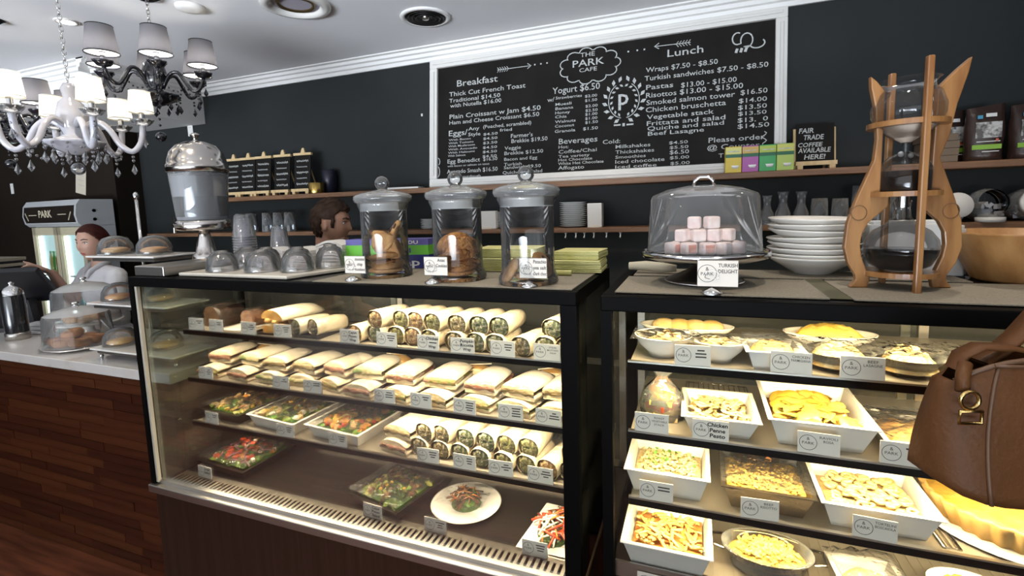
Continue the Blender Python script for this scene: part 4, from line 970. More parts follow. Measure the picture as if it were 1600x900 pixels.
def mound(parent, w, d, z, h, m, name, seed=0, round_=False, nz=.004):
    rr = random.Random(seed); n = 14; vs = []
    for i in range(n + 1):
        for j in range(n + 1):
            u, v = -1 + 2 * i / n, -1 + 2 * j / n; e = max(abs(u), abs(v))
            if round_:
                k = math.hypot(u, v); sc = max(abs(u), abs(v)) / k if k > 1e-6 else 1; X, Y = u * sc, v * sc
            else: X, Y = u, v
            vs.append((X * w / 2, Y * d / 2, z + h * (1 - e ** 3) + (rr.uniform(-nz, nz) if e < 1 else 0)))
    fs = [(i * (n + 1) + j, (i + 1) * (n + 1) + j, (i + 1) * (n + 1) + j + 1, i * (n + 1) + j + 1) for i in range(n) for j in range(n)]
    return MB().add(vs, fs, 0, True).build(name, m, parent)
def heap(parent, w, d, z, h, m, name, kind, n, size, seed, back=0.0, round_=False):
    """loose pieces (penne, tortellini, ravioli, grains) lying over a mound"""
    rr = random.Random(seed); mb = MB()
    for i in range(n):
        while True:
            u, v = rr.uniform(-1, 1), rr.uniform(-1, 1 - back)
            if not round_ or u * u + v * v < .95: break
        p = Vector((u * w / 2 * .9, v * d / 2 * .9, z + h * (1 - max(abs(u), abs(v)) ** 3) + rr.uniform(0, size * .5)))
        tl = .6 if kind == 'ravioli' else .35
        M = Matrix.Translation(p) @ Euler((rr.uniform(-tl, tl), rr.uniform(-tl, tl), rr.uniform(0, 6.3))).to_matrix().to_4x4()
        s = size * rr.uniform(.85, 1.15)
        if kind == 'penne':
            k = 6; vs = []
            for e, off in ((-1, 0), (1, 0)):
                for j in range(k): a = 2 * PI * j / k; vs.append((e * s + .35 * s * math.sin(a), .27 * s * math.cos(a), .27 * s * math.sin(a)))
            mb.add(vs, [(j, (j + 1) % k, k + (j + 1) % k, k + j) for j in range(k)], 0, True, M)
        elif kind == 'tortellini':
            mb.tube([M @ Vector((s * .62 * math.cos(a), s * .62 * math.sin(a), 0)) for a in [2 * PI * j / 7 for j in range(7)]], s * .34, 5, closed=True)
        elif kind == 'ravioli':
            vs = [(s * math.cos(2 * PI * j / 10), s * math.sin(2 * PI * j / 10), 0) for j in range(10)] + [(s * .62 * math.cos(2 * PI * j / 10), s * .62 * math.sin(2 * PI * j / 10), s * .3) for j in range(10)]
            mb.add(vs, [(j, (j + 1) % 10, 10 + (j + 1) % 10, 10 + j) for j in range(10)] + [tuple(range(10, 20))], 0, True, M)
        elif kind == 'leaf': leaf(mb, p, s, rr, 0)
        else: mb.box(p, (s * 1.4, s, s * .7), 0, rr.uniform(0, 3), rr.uniform(-.6, .6), rr.uniform(-.6, .6))
    o = mb.build(name, m, parent); o['kind'] = 'stuff'; return o
G_ = 'pasta trays and bakes in the second case'
def bowl_dish(x, y, z, rx, ry, h, label, m=WHITE, name='oval_bowl', rz=0):
    t = thing(name, label, 'bowl', (x, y, z), rz, G_)
    MB().lathe([(.0001, 0), (.5, 0), (.55, .01), (.86, h * .6), (1.0, h), (1.01, h + .003), (.97, h + .002), (.83, h * .62), (.5, .008), (.0001, .006)], n=36, sx=rx, sy=ry).build('bowl', m, t)
    return t
# top shelf
t = bowl_dish(-.082, 1.275, q1, .070, .062, .052, 'white bowl of filled pastry in film at the case end')
mound(t, .105, .09, .030, .016, CREAM, 'pastry_bed', 1, True); heap(t, .1, .085, .036, .012, VEG['chicken'], 'pastry_pieces', 'chunk', 14, .014, 2, 0, True); film_over(t, .15, .13, .055, sag=.004)
t = bowl_dish(.048, 1.265, q1, .062, .055, .050, 'white bowl of creamy pasta in film beside the parmigiana')
mound(t, .10, .09, .032, .014, CREAM, 'pasta_bed', 2, True); heap(t, .095, .085, .038, .010, PASTA, 'pasta_pieces', 'penne', 40, .010, 3, 0, True); film_over(t, .13, .115, .055, sag=.004)
t = bowl_dish(-.03, 1.44, q1, .125, .055, .040, 'long white oval dish of golden crepes at the back of the top shelf')
mb = MB()
for k in range(4): mb.ball((-.06 + .042 * k, 0, .040), .026, 12, sz=.7, sx=1.3, sy=1.4)
mb.build('crepe_rolls', mat('golden_crepe', (.66, .40, .12), .5, c2=(.76, .58, .3), scale=20), t)
t = tray(.165, 1.265, q1, .115, .125, .045, WHITE, 'square white dish of chicken parmigiana on the top shelf', R(2), flare=1.3, group=G_)
mound(t, .095, .10, .030, .026, mat('browned_cheese', (.52, .24, .05), .5, c2=(.76, .58, .24), scale=16, bump=.6), 'parmigiana', 4, True); film_over(t, .12, .13, .060, sag=.003)
t = bowl_dish(.318, 1.44, q1, .105, .055, .040, 'white oval dish with a golden frittata at the back of the top shelf')
mound(t, .15, .085, .036, .026, mat('frittata', (.74, .46, .07), .5, c2=(.82, .60, .16), scale=18, bump=.5), 'frittata', 5, True)
LASA = mat('lasagne_top', (.55, .36, .12), .45, c2=(.78, .66, .36), scale=26, bump=.9, bscale=50, coat=.7)
for k, (x, w_) in enumerate(((.300, .125), (.430, .115), (.56, .115))):
    t = bowl_dish(x, 1.272, q1, w_ * .56, .062, .040, 'glass dish of lasagne in shiny film, %s from the parmigiana' % ORD[k], GLASSD, 'lasagne_dish')
    mound(t, w_ * .95, .10, .012, .046, LASA, 'lasagne', 6 + k, True, .006); film_over(t, w_ * 1.15, .13, .058, sag=.007)
# second shelf
t = thing('salad_bag', 'clear bag of roast vegetable stack standing at the case end', 'bag', (-.085, 1.30, q2), 0, G_)
mb = MB(); mb.lathe([(.048, 0), (.055, .03), (.045, .075), (.018, .105), (.014, .112), (.030, .135)], n=16, sx=1.05, sy=.8, flute=7, fa=.07); mb.build('film_bag', glass('bag_film', tint=(.92, .9, .84), refl=2.0, haze=.10, rough=.1, bump=1.0), t)
for k, (m_, r_) in enumerate(((VEG['chicken'], .044), (VEG['yellow'], .042), (VEG['tomato'], .040), (mat('zucchini', (.34, .36, .10), .5, c2=(.55, .5, .2), scale=30), .040), (VEG['yellow'], .034), (VEG['orange'], .03))):
    MB().box((0, 0, .008 + .014 * k), (r_ * 1.8, r_ * 1.4, .013), 0, .5 * k).build('vegetable_layer', m_, t)
t = tray(.052, 1.30, q2, .165, .185, .050, TRAYW, 'white tray of pale penne with chicken pesto on the second shelf', R(1), flare=1.3, group=G_)
mound(t, .13, .14, .028, .016, CREAM, 'sauce', 9); heap(t, .13, .14, .034, .018, PASTA, 'penne', 'penne', 120, .013, 9, .25)
t = tray(.262, 1.335, q2, .205, .255, .066, TRAYW, 'deep white tray of golden ravioli on the second shelf', R(0), flare=1.25, group=G_)
mound(t, .17, .21, .030, .010, mat('ravioli_sauce', (.40, .17, .015), .4), 'sauce', 10); heap(t, .165, .20, .040, .022, RAV, 'ravioli', 'ravioli', 60, .021, 10, .2); heap(t, .16, .19, .054, .004, LEAFM[2], 'basil_leaves', 'leaf', 9, .012, 11, .3)
t = tray(.455, 1.30, q2, .145, .185, .045, TRAYW, 'white tray of baked slice half hidden by the handbag', 0, flare=1.3, group=G_)
mound(t, .11, .14, .025, .026, GOLD, 'baked_slice', 12); film_over(t, .15, .19, .056, sag=.004)
# third shelf
t = tray(-.070, 1.305, q3, .195, .185, .064, TRAYW, 'white tray of pale herb risotto on the third shelf', 0, flare=1.22, group=G_)
mound(t, .165, .155, .036, .014, RISOTW, 'risotto', 13); heap(t, .155, .145, .044, .012, RISOTW, 'rice_grains', 'grain', 220, .006, 13); heap(t, .15, .14, .052, .010, LEAFM[0], 'herb_flecks', 'leaf', 34, .006, 14)
t = tray(.158, 1.305, q3, .19, .185, .060, mat('foil_tray', (.20, .17, .13), .3, .9, bump=.4, bscale=40), 'dark foil tray of yellow beef risotto on the third shelf', 0, flare=1.25, group=G_)
mound(t, .172, .165, .046, .014, RISOT, 'risotto', 15); heap(t, .16, .15, .052, .014, RISOT, 'rice_grains', 'grain', 260, .0065, 15, .35); heap(t, .13, .05, .060, .006, VEG['brown'], 'beef_pieces', 'chunk', 14, .013, 16).location = (0, .052, 0); film_over(t, .2, .19, .074, sag=.002)
t = tray(.378, 1.305, q3, .215, .190, .060, TRAYW, 'white tray of creamy tortellini on the third shelf', 0, flare=1.22, group=G_)
mound(t, .18, .155, .034, .014, CREAM, 'sauce', 17); heap(t, .175, .15, .042, .016, PASTA, 'tortellini', 'tortellini', 110, .013, 17)
t = thing('quiche', 'large fluted round quiche beneath the handbag', 'quiche', (.665, 1.36, q3), 0, G_)
MB().lathe([(.135, 0), (.16, .055), (.155, .060), (.15, .05)], n=150, flute=30, fa=.03).build('fluted_crust', mat('quiche_crust', (.40, .23, .06), .6, c2=(.54, .36, .14), scale=20), t)
mound(t, .30, .30, .046, .010, mat('quiche_egg', (.46, .27, .04), .4, c2=(.58, .38, .09), scale=30, bump=.5), 'egg_filling', 18, True, .002)
MB().lathe([(.0001, -.002), (.17, -.002), (.178, .004), (.17, .0045), (.0001, .002)], n=48).build('plate', WHITE, t)
t.location.z += .003
# wire racks on the third shelf and the case floor
def wire_rack(x0, x1, y0_, y1_, z, label, n=12):
    t = thing('wire_rack', label, 'wire rack', ((x0 + x1) / 2, (y0_ + y1_) / 2, z), 0, G_)
    W_, D_ = (x1 - x0) / 2, (y1_ - y0_) / 2
    MB().tube([(-W_, -D_, .003), (W_, -D_, .003), (W_, D_, .003), (-W_, D_, .003)], .002, 6, closed=True).build('rim_wire', CHROME, t)
    mb = MB()
    for k in range(n): mb.cyl((-W_ + 2 * W_ * (k + .5) / n, -D_, .003), (-W_ + 2 * W_ * (k + .5) / n, D_, .003), .0012, n=5)
    mb.build('cross_wires', CHROME, t)
wire_rack(.49, .52, 1.21, 1.5, q3, 'narrow wire rack between the tortellini tray and the quiche', 3)
wire_rack(-.03, .14, 1.46, 1.58, q2, 'wire rack behind the penne tray on the second shelf')
# floor of the case
deckp = thing('ribbed_deck_plate', 'ribbed pale metal plate on the floor of the second case', 'deck plate', (.0, 0, RDECK))
mb = MB(); mb.bb(-.15, 1.3, 1.19, 1.60, 0, .003)
for k in range(60): mb.bb(-.15 + .024 * k, -.138 + .024 * k, 1.19, 1.60, .003, .0055)
mb.build('ribbed_sheet', mat('pale_ribbed_steel', (.55, .50, .42), .35, .7), deckp)
zf = RDECK + .006
t = tray(-.068, 1.262, zf, .205, .20, .062, TRAYW, 'white tray of browned penne bake on the case floor', 0, flare=1.22, group=G_)
mound(t, .17, .165, .034, .012, SAUCE, 'bake', 19); heap(t, .165, .155, .042, .016, PASTAT, 'penne', 'penne', 95, .014, 19, .25)
t = thing('oval_glass_dish', 'oval glass baking dish of yellow crumble at the bottom edge', 'dish', (.165, 1.265, zf), 0, G_)
MB().lathe([(.0001, 0), (.8, 0), (.84, .006), (.96, .046), (1.06, .050), (1.05, .054), (.94, .050), (.8, .01), (.0001, .008)], n=40, sx=.098, sy=.068).build('dish', GLASSD, t)
for s_ in (-1, 1): MB().tube([(s_ * .098, -.03, .048), (s_ * .125, -.022, .05), (s_ * .125, .022, .05), (s_ * .098, .03, .048)], .0035, 6).build('wire_handle', CHROME, t)
mound(t, .175, .12, .030, .020, RISOT, 'crumble', 20, True); heap(t, .16, .11, .042, .012, RISOT, 'crumble_bits', 'grain', 160, .007, 21, 0, True)
t = tray(.375, 1.255, zf, .13, .12, .038, WHITE, 'small white square dish in puffed film at the bottom edge', R(6), flare=1.5, group=G_)
mound(t, .10, .09, .016, .022, CREAM, 'creamy_bake', 22, True); film_over(t, .15, .14, .048, h=.02, sag=.010)
t = bowl_dish(.565, 1.275, zf, .075, .055, .045, 'white bowl with a yellow omelette at the bottom edge')
mound(t, .12, .085, .036, .020, RAV, 'omelette', 23, True)

# ------------------------------------------------------------------ price cards
def row(y, z, items, where):
    for x, lines, hand, lb in items: price_card(x, y, z, lines, lb, hand, rz=R(rnd.uniform(-4, 4)))
yc = LSY - .004
row(yc, z1 + .0065, [
    (-1.865, ['CHOCOLATE', 'LOAF'], False, 'first printed card on the top shelf, below the dark chocolate loaf'),
    (-1.755, ['BANANA', 'BREAD'], False, 'second printed card on the top shelf, beside the long white plate'),
    (-1.585, ['MIXED', 'FOCACCIA', 'MELT'], False, 'third printed card on the top shelf, before the golden focaccia'),
    (-1.417, ['CHICKEN', 'SALAD', 'WRAP'], False, 'printed card on the top shelf below the two pale wraps'),
    (-1.117, ['Cajun', 'Prawn', 'Wrap'], True, 'handwritten Cajun Prawn Wrap card on the top shelf'),
    (-.965, ['TANDOORI', 'CHICKEN', 'WRAP'], False, 'printed card between the Cajun Prawn and Chicken Wrap cards'),
    (-.807, ['Chicken', '~~~~~~~', 'Wrap'], True, 'handwritten Chicken Wrap card on the top shelf'),
    (-.684, ['Pumpkin', 'Ricotta', 'Wrap'], True, 'handwritten Pumpkin Ricotta Wrap card on the top shelf'),
    (-.549, ['SMOKED', 'SALMON', 'WRAP'], False, 'printed card just after the handwritten Pumpkin Ricotta card'),
    (-.410, ['STEAK', 'MUSTARD', 'WRAP'], False, 'printed STEAK MUSTARD WRAP card at the near end of the top shelf')], 'top')
row(yc, z2 + .0065, [
    (-1.838, ['HAM', 'CHEESE', 'MELT'], False, 'printed card at the far end of the second shelf'),
    (-1.446, ['BLT', 'TURKISH'], False, 'second printed card on the second shelf, counted from the far end'),
    (-1.296, ['CHICKEN', 'Turkish'], False, 'third printed card on the second shelf, counted from the far end'),
    (-.987, ['ROAST', 'PUMPKIN', 'TURKISH'], False, 'fourth printed card on the second shelf, counted from the far end'),
    (-.845, ['TURKEY', 'CRAN'], False, 'printed card with two lines in the middle of the second shelf'),
    (-.686, ['CHICKEN', 'CHEESE', 'AVOCADO', 'BACON'], False, 'printed card with four lines on the second shelf'),
    (-.530, ['CHICKEN', 'CHEESE', 'AVOCADO', 'TURKISH'], False, 'last but one printed card on the second shelf'),
    (-.410, ['HAM', 'TURKISH', 'SANDWICH'], False, 'printed card at the near end of the second shelf')], 'second')
row(yc, z3 + .0065, [
    (-1.83, ['PUMPKIN', 'SALAD'], False, 'printed card below the black tray on the third shelf'),
    (-1.444, ['CAESAR', 'SALAD', 'BOWL'], False, 'printed card below the white egg salad dish'),
    (-1.199, ['CHICKEN', 'TOMATO', 'SALAD'], False, 'printed card below the white tomato salad dish'),
    (-.829, ['CHICKEN', 'CAESAR', 'WRAP'], False, 'first printed card below the wraps on the third shelf'),
    (-.695, ['GREEK', 'SALAD', 'WRAP'], False, 'second printed card below the wraps on the third shelf'),
    (-.569, ['LAMB', 'TZATZIKI', 'WRAP'], False, 'third printed card below the wraps on the third shelf'),
    (-.440, ['TURKEY', 'CRANBERRY', 'WRAP'], False, 'printed card at the near end of the third shelf')], 'third')
gz = .574
row(1.285, gz, [
    (-1.845, ['Greek', 'Salad'], True, 'card standing before the tomato onion salad on the case floor'),
    (-1.035, ['Cajun', 'Prawn', 'Salad'], True, 'handwritten Cajun Prawn Salad card before the dark leaf salad'),
    (-.79, ['MARINATED', 'BEEF', 'SALAD'], False, 'printed card standing before the round white plate'),
    (-.45, ['CHICKEN', 'NOODLE', 'SALAD'], False, 'printed card standing before the noodle salad plate')], 'floor')
yc = RSY - .004
row(yc, q1 + .0065, [
    (-.010, ['HERB', 'CHEESE', 'CREPES'], False, 'printed card below the two white bowls in the second case'),
    (.193, ['CHICKEN', 'PARMIGIANA'], False, 'printed CHICKEN PARMIGIANA card on the top shelf of the second case'),
    (.325, ['BEEF', 'LASAGNE'], False, 'printed BEEF LASAGNE card on the top shelf of the second case')], 'r1')
row(yc, q2 + .0065, [
    (-.103, ['ROAST', 'VEGETABLE', 'STACK'], False, 'printed ROAST VEGETABLE STACK card below the clear bag'),
    (.031, ['Chicken', 'Penne', 'Pesto'], True, 'handwritten Chicken Penne Pesto card on the second case'),
    (.251, ['RAVIOLI', 'ROSA'], False, 'printed RAVIOLI ROSA card below the deep ravioli tray'),
    (.403, ['SPINACH', 'SLICE'], False, 'printed card half hidden by the handbag')], 'r2')
row(yc, q3 + .0065, [
    (-.092, ['CHICKEN', 'RISOTTO'], False, 'printed card below the pale herb risotto tray'),
    (.139, ['BEEF', 'RISOTTO'], False, 'printed BEEF RISOTTO card below the dark foil tray'),
    (.361, ['TORTELINI', 'BOSCAIOLA'], False, 'printed TORTELINI BOSCAIOLA card below the tortellini tray')], 'r3')
price_card(-.095, 1.158, .655, ['PENNE', 'BAKE'], 'printed card below the browned penne bake at the bottom edge')

# ------------------------------------------------------------------ things on the wall shelves
US, LW = 1.7455, 1.5005
def squiggle(parent, x0, x1, z, amp, y, seed, r=.0016):
    rr = random.Random(seed); n = 22
    o = stroke(parent, [(x0 + (x1 - x0) * i / n, z + amp * math.sin(i * 1.9 + rr.uniform(-.5, .5)) * rr.uniform(.4, 1)) for i in range(n + 1)], r); o.location = (0, y, 0)
def easel_board(x, y, w, h, label, rz, lines=None, big=False):
    t = thing('easel_board', label, 'chalk sign', (x, y, US), rz, None if big else 'small chalk signs on the upper shelf')
    tl = R(-7)
    p = MB().bb(-w / 2, w / 2, -.004, .004, .035, h).build('slate', SLATE, t); p.rotation_euler = (tl, 0, 0)
    if not big:
        o = MB().bb(-w / 2 - .006, w / 2 + .006, -.010, .008, h - .004, h + .012).build('top_bar', EASEL, t); o.rotation_euler = (tl, 0, 0)
        o = MB().prism([(-.016, 0), (.018, 0), (.014, .018), (.006, .034), (-.006, .030), (-.012, .014)], -.006, .006, M=Matrix.Translation((0, 0, h + .012)) @ Matrix.Rotation(PI / 2, 4, 'X')).build('carved_finial', EASEL, t); o.rotation_euler = (tl, 0, 0)
    else:
        for s in (-1, 1):
            o = MB().bb(s * (w / 2 + .004) - .005, s * (w / 2 + .004) + .005, .006, .016, 0, h * .92).build('easel_upright', EASEL, t); o.rotation_euler = (tl, 0, 0)
    MB().bb(-w / 2 - .006, w / 2 + .006, -.024, .0, .018, .036).build('ledge', EASEL, t)
    for s in (-1, 1): MB().bb(s * (w / 2 - .012) - .011, s * (w / 2 - .012) + .011, -.022, .002, 0, .018).build('foot', EASEL, t); 
    for s in (-1, 1): MB().cyl((s * (w / 2 - .014), .10, .002), (s * (w / 2 - .02), .03, h * .75), .005, n=6).build('back_leg', EASEL, t)
    if lines:
        for i, (tx, x0, zz, wd, hh) in enumerate(lines):
            o = text(tx, CHALK, p, (x0, -.0048, zz), wd, hh, bold=.02, shear=.15)
    else:
        sd = int(abs(x) * 1000)
        for k in range(5): squiggle(p, -w * .36, w * (.36 - .08 * (k % 2)), h * (.84 - .145 * k), .010 if k % 2 == 0 else .006, -.0048, sd + k, .0022 if k % 2 == 0 else .0014)
for i, x in enumerate((-3.085, -2.945, -2.80, -2.63, -2.455)):
    easel_board(x, 2.56, .128, .262, '%s of five small chalk signs in pale wooden holders, counted from the dispenser' % ORD[i], R(4))
easel_board(.487, 2.57, .150, .205, 'square black sign reading FAIR TRADE COFFEE AVAILABLE HERE!', R(3),
            [('FAIR', -.065, .165, .060, .022), ('TRADE', -.045, .134, .08, .022), ('COFFEE', -.068, .102, .098, .019), ('AVAILABLE', -.068, .076, .130, .021), ('HERE!', -.044, .046, .085, .021)], True)
t = thing('gold_tin', 'short gold tin beside the last small chalk sign', 'tin', (-2.335, 2.56, US)); MB().lathe([(.0001, 0), (.05, 0), (.051, .004), (.051, .066), (.047, .07), (.0001, .07)], n=28).build('tin', mat('gold_tin', (.45, .30, .09), .25, 1.0), t)
t = thing('black_canister', 'dark canister standing behind the gold tin', 'canister', (-2.30, 2.645, US)); MB().lathe([(.0001, 0), (.045, 0), (.046, .15), (.04, .155), (.0001, .155)], n=24).build('body', mat('midnight_tin', (.008, .008, .02), .4), t)
tag(bevel(MB().box((-1.66, 2.57, US + .006), (.20, .10, .012), 0, R(8)).build('notebook', PAPER), .003), 'thin white notebook lying beside the blackboard frame', 'notebook')
for i, (c1, c2_, lb) in enumerate([((.72, .52, .05), (.70, .66, .20), 'yellow tea box, first of four on the upper shelf'), ((.42, .10, .36), (.62, .40, .10), 'magenta tea box between the yellow and green ones'), ((.05, .36, .10), (.45, .55, .08), 'deep green tea box, third of four on the upper shelf'), ((.42, .55, .12), (.62, .62, .14), 'lime green tea box beside the FAIR TRADE sign')]):
    t = thing('tea_box', lb, 'tea box', (.147 + i * .0705, 2.535, US), R(2), 'tea boxes on the upper shelf')
    bevel(MB().bb(-.034, .034, -.03, .03, 0, .118).build('carton', mat('tea_carton_%d' % i, c1, .45), t), .0015)
    MB().bb(-.0335, .0335, -.0306, -.0302, .082, .113).build('brand_panel', mat('tea_panel_%d' % i, c2_, .5), t)
    MB().bb(-.0335, .0335, -.0306, -.0302, .068, .084).build('dark_band', mat('tea_band', (.02, .13, .06), .5), t)
    squiggle(t, -.024, .024, .096, .003, -.0309, i, .0018)
    MB().lathe([(.0001, 0), (.011, 0), (.016, .010), (.017, .014)], (.008, -.0308, .018), 16, sy=.04).build('printed_cup', WHITE, t)
# books / cartons and coffee bags
t0 = None
for k in range(4):
    tag(bevel(MB().box((.93 + rnd.uniform(-.004, .004), 2.60, US + .0145 + k * .029), (.11, .13, .0285)).build('brown_carton', mat('kraft_board', (.17, .12, .08), .7)), .002), 'brown kraft carton %s from the bottom of the pile by the coffee bags' % ORD[k], 'carton', 'kraft cartons in a pile')
BAGM = mat('dark_brown_bag', (.030, .015, .011), .35, c2=(.05, .026, .02), scale=8, bump=.5, bscale=18)
def coffee_bag(x, y, rz, label):
    t = thing('coffee_bag', label, 'coffee bag', (x, y, US), rz, 'coffee bags on the upper shelf')
    nx, nz = 8, 10; vs = []; w, d, h = .118, .07, .215
    for s in (-1, 1):
        for j in range(nz + 1):
            v = j / nz
            for i in range(nx + 1):
                u = -1 + 2 * i / nx
                th = d / 2 * (1 - v ** 3) * (1 - abs(u) ** 4 * .8) + .003
                vs.append((u * w / 2 * (1 - .04 * math.sin(v * 9)), s * th, v * h + (.006 * u if v == 1 else 0)))
    N_ = (nx + 1) * (nz + 1); fs = []
    for j in range(nz):
        for i in range(nx):
            a = j * (nx + 1) + i; q = (a, a + 1, a + nx + 2, a + nx + 1); fs += [q, tuple(N_ + k for k in q[::-1])]
    for j in range(nz):
        a = j * (nx + 1); fs.append((a, a + nx + 1, N_ + a + nx + 1, N_ + a)); a += nx; fs.append((a + nx + 1, a, N_ + a, N_ + a + nx + 1))
    fs.append(tuple(range(nx + 1))[::-1] + tuple(range(N_, N_ + nx + 1))); 
    MB().add(vs, fs, 0, True).build('pouch', BAGM, t)
    fy = -.040
    MB().box((.004, fy + .004, .118), (.078, .003, .062), rx=R(-3)).build('photo_print', mat('photo_grey', (.10, .09, .085), .5, c2=(.55, .54, .52), scale=38, lo=.42, hi=.58), t)
    MB().box((-.022, fy + .011, .170), (.016, .003, .014), rx=R(-8)).build('blue_badge', mat('badge_blue', (.06, .30, .48), .5), t)
    MB().box((.012, fy + .013, .176), (.032, .003, .014), rx=R(-8)).build('pale_print', PAPER, t)
    lg = MB().box((0, fy + .001, .052), (.088, .003, .018)).build('lime_band', mat('lime_print', (.22, .42, .03), .5), t)
    MB().box((.004, fy + .002, .073), (.07, .003, .003)).box((.012, fy + .001, .034), (.05, .003, .003)).build('pale_lines', PAPER, t)
    MB().box((.030, fy + .001, .078), (.008, .003, .010)).build('red_print', VEG['tomato'], t)
coffee_bag(1.065, 2.545, R(-6), 'dark brown coffee bag with grey picture, next to the kraft cartons')
coffee_bag(1.205, 2.55, R(-4), 'dark brown coffee bag with grey picture, at the picture edge')
coffee_bag(.985, 2.645, R(8), 'dark coffee bag half hidden behind the front coffee bag')
# lower shelf
def cups_pile(x, n, r, dz, label, m, group, h=.05, y=2.58):
    me = None
    for k in range(n):
        if me is None: o = MB().lathe([(.0001, 0), (r * .7, 0), (r, h), (r * 1.04, h + .002), (r * .98, h), (r * .68, .004), (.0001, .004)], n=24).build('stacked_cup', m); me = o.data
        else: o = link('stacked_cup', me)
        tag(o, label, 'cup', group).location = (x, y, LW + k * dz)
SAUC = mat('pale_blue_white_china', (.66, .68, .68), .25, coat=.3)
def saucers(x, n, label, group, r=.072):
    me = None
    for k in range(n):
        if me is None: o = MB().lathe([(.0001, 0), (r * .55, 0), (r, .010), (r * 1.01, .012), (r * .55, .004), (.0001, .004)], n=32).build('saucer', SAUC); me = o.data
        else: o = link('saucer', me)
        tag(o, label + ', %s from the shelf' % ORD[k], 'saucer', group).location = (x + rnd.uniform(-.001, .001), 2.58, LW + k * .0102)
saucers(-.63, 13, 'pale saucer in the tall stack on the lower shelf', 'saucers stacked on the lower shelf')
saucers(-1.09, 9, 'pale saucer in the stack seen through the middle jar', 'saucers stacked behind the jars', .06)
saucers(-1.52, 6, 'pale saucer in the low stack near the man', 'saucers stacked near the man', .05)
def white_block(x, w, h, label, y=2.56, d=.08):
    t = thing('paper_carton', label, 'carton', (x, y, LW), R(3))
    bevel(MB().bb(-w / 2, w / 2, -d / 2, d / 2, 0, h).build('carton', PAPER, t), .003); MB().bb(-w * .3, w * .3, -d / 2 - .004, d / 2 - .01, 0, .014).build('loose_card', CARD, t)
white_block(-.505, .075, .125, 'upright white carton beside the tall saucer stack')
white_block(-1.12, .13, .10, 'white carton behind the second jar on the lower shelf', 2.53, .04)
TUMB = glass('tumbler_glass', tint=(.86, .89, .92), edge=.55, refl=1.6, haze=.06)
def tumbler(x, r, h, label, wine=False, y=2.58):
    t = thing('drinking_glass', label, 'glass', (x, y, LW), 0, 'glasses on the lower shelf')
    if wine: MB().lathe([(r, 0), (r * .98, .05), (r * .6, h * .55), (r * .5, h * .7), (r * .62, h * .9), (r * .75, h), (r * .70, h)], n=22).build('glass', TUMB, t)
    else: MB().lathe([(r, 0), (r * .96, h * .3), (r * .85, h), (r * .8, h), (r * .8, h - .006), (.0001, h - .007)], n=22).build('glass', TUMB, t)
    MB().lathe([(r * 1.0, .0), (r * 1.015, .003), (r * .99, .006)], n=22).build('rim', TUMB, t)
for i, (x, r, h, wn, lb) in enumerate([(.300, .030, .135, True, 'flared carafe glass behind the bowls, nearest the cake dome'), (.366, .034, .150, True, 'flared carafe glass, second from the cake dome'), (.440, .032, .148, True, 'flared carafe glass, third from the cake dome'), (.512, .038, .115, False, 'squat upturned tumbler after the carafe glasses'), (.592, .036, .112, False, 'squat upturned tumbler nearest the coffee dripper'), (.665, .034, .165, False, 'tall upturned glass beside the coffee dripper'), (.73, .035, .12, False, 'upturned tumbler seen through the coffee dripper'), (.80, .035, .11, False, 'upturned tumbler behind the dripper flask')]):
    tumbler(x, r, h, lb, wn)
for i, x in enumerate((-3.05, -2.95, -2.80, -2.70, -2.60)):
    tumbler(x, .042, .13, 'upturned tumbler, %s along the lower shelf from the dispenser' % ORD[i])
def storage_jar(x, r, h, label, lid_tilt):
    t = thing('storage_jar', label, 'jar', (x, 2.575, LW), 0, 'storage jars on the lower shelf'); 
    t.location.z += r * .98; 
    b = MB().lathe([(.0001, -r * .2), (r * .9, -r * .2), (r, 0), (r, h * .7), (r * .8, h * .9), (r * .78, h)], n=28).build('glass_body', TUMB, t); b.rotation_euler = (R(82), 0, 0); b.location = (0, h * .55, 0)
    if lid_tilt: 
        o = MB().lathe([(.0001, .012), (r * .86, .012), (r * .9, .008), (r * .9, -.012), (r * .86, -.012)], n=28).build('white_lid', WHITE, t); o.rotation_euler = (R(82), 0, 0); o.location = (0, -h * .48, .012)
    rr = random.Random(int(x * 100)); mb = MB()
    for k in range(16): mb.box((rr.uniform(-.6, .6) * r, rr.uniform(-.2, .3) * h, rr.uniform(-.7, .1) * r), (.03, .012, .02), 0, rr.uniform(0, 3), rr.uniform(-1, 1))
    o = mb.build('wrapped_sachets', mat('sachet', (.46, .40, .32), .5, c2=(.3, .32, .36), scale=10), t); o['kind'] = 'stuff'
storage_jar(.985, .058, .12, 'tipped glass jar with white lid nearest the dripper', True)
storage_jar(1.105, .064, .12, 'tipped open glass jar of sachets between two lidded jars', False)
storage_jar(1.235, .062, .12, 'tipped glass jar with white lid at the picture edge', True)
tag(MB().lathe([(.0001, 0), (.046, 0), (.047, .018), (.043, .02), (.0001, .02)], n=28).build('jar_lid', WHITE), 'loose white jar lid lying before the open storage jar', 'lid').location = (1.095, 2.522, LW)
for i, x in enumerate((-.655, -.60, -.555, -.505, -.44, -.37)):
    t = thing('cup_hook', 'small pale hook under the lower shelf, %s from the saucer stack' % ORD[i], 'hook', (x, 2.51, 1.4745), 0, 'hooks under the lower shelf')
    MB().tube([(0, 0, 0), (0, 0, -.016), (0, -.006, -.026), (0, -.014, -.022)], .0035, 6).build('hook', PAPER, t); MB().cyl((0, 0, 0), (0, 0, -.003), .007, n=10).build('collar', PAPER, t)
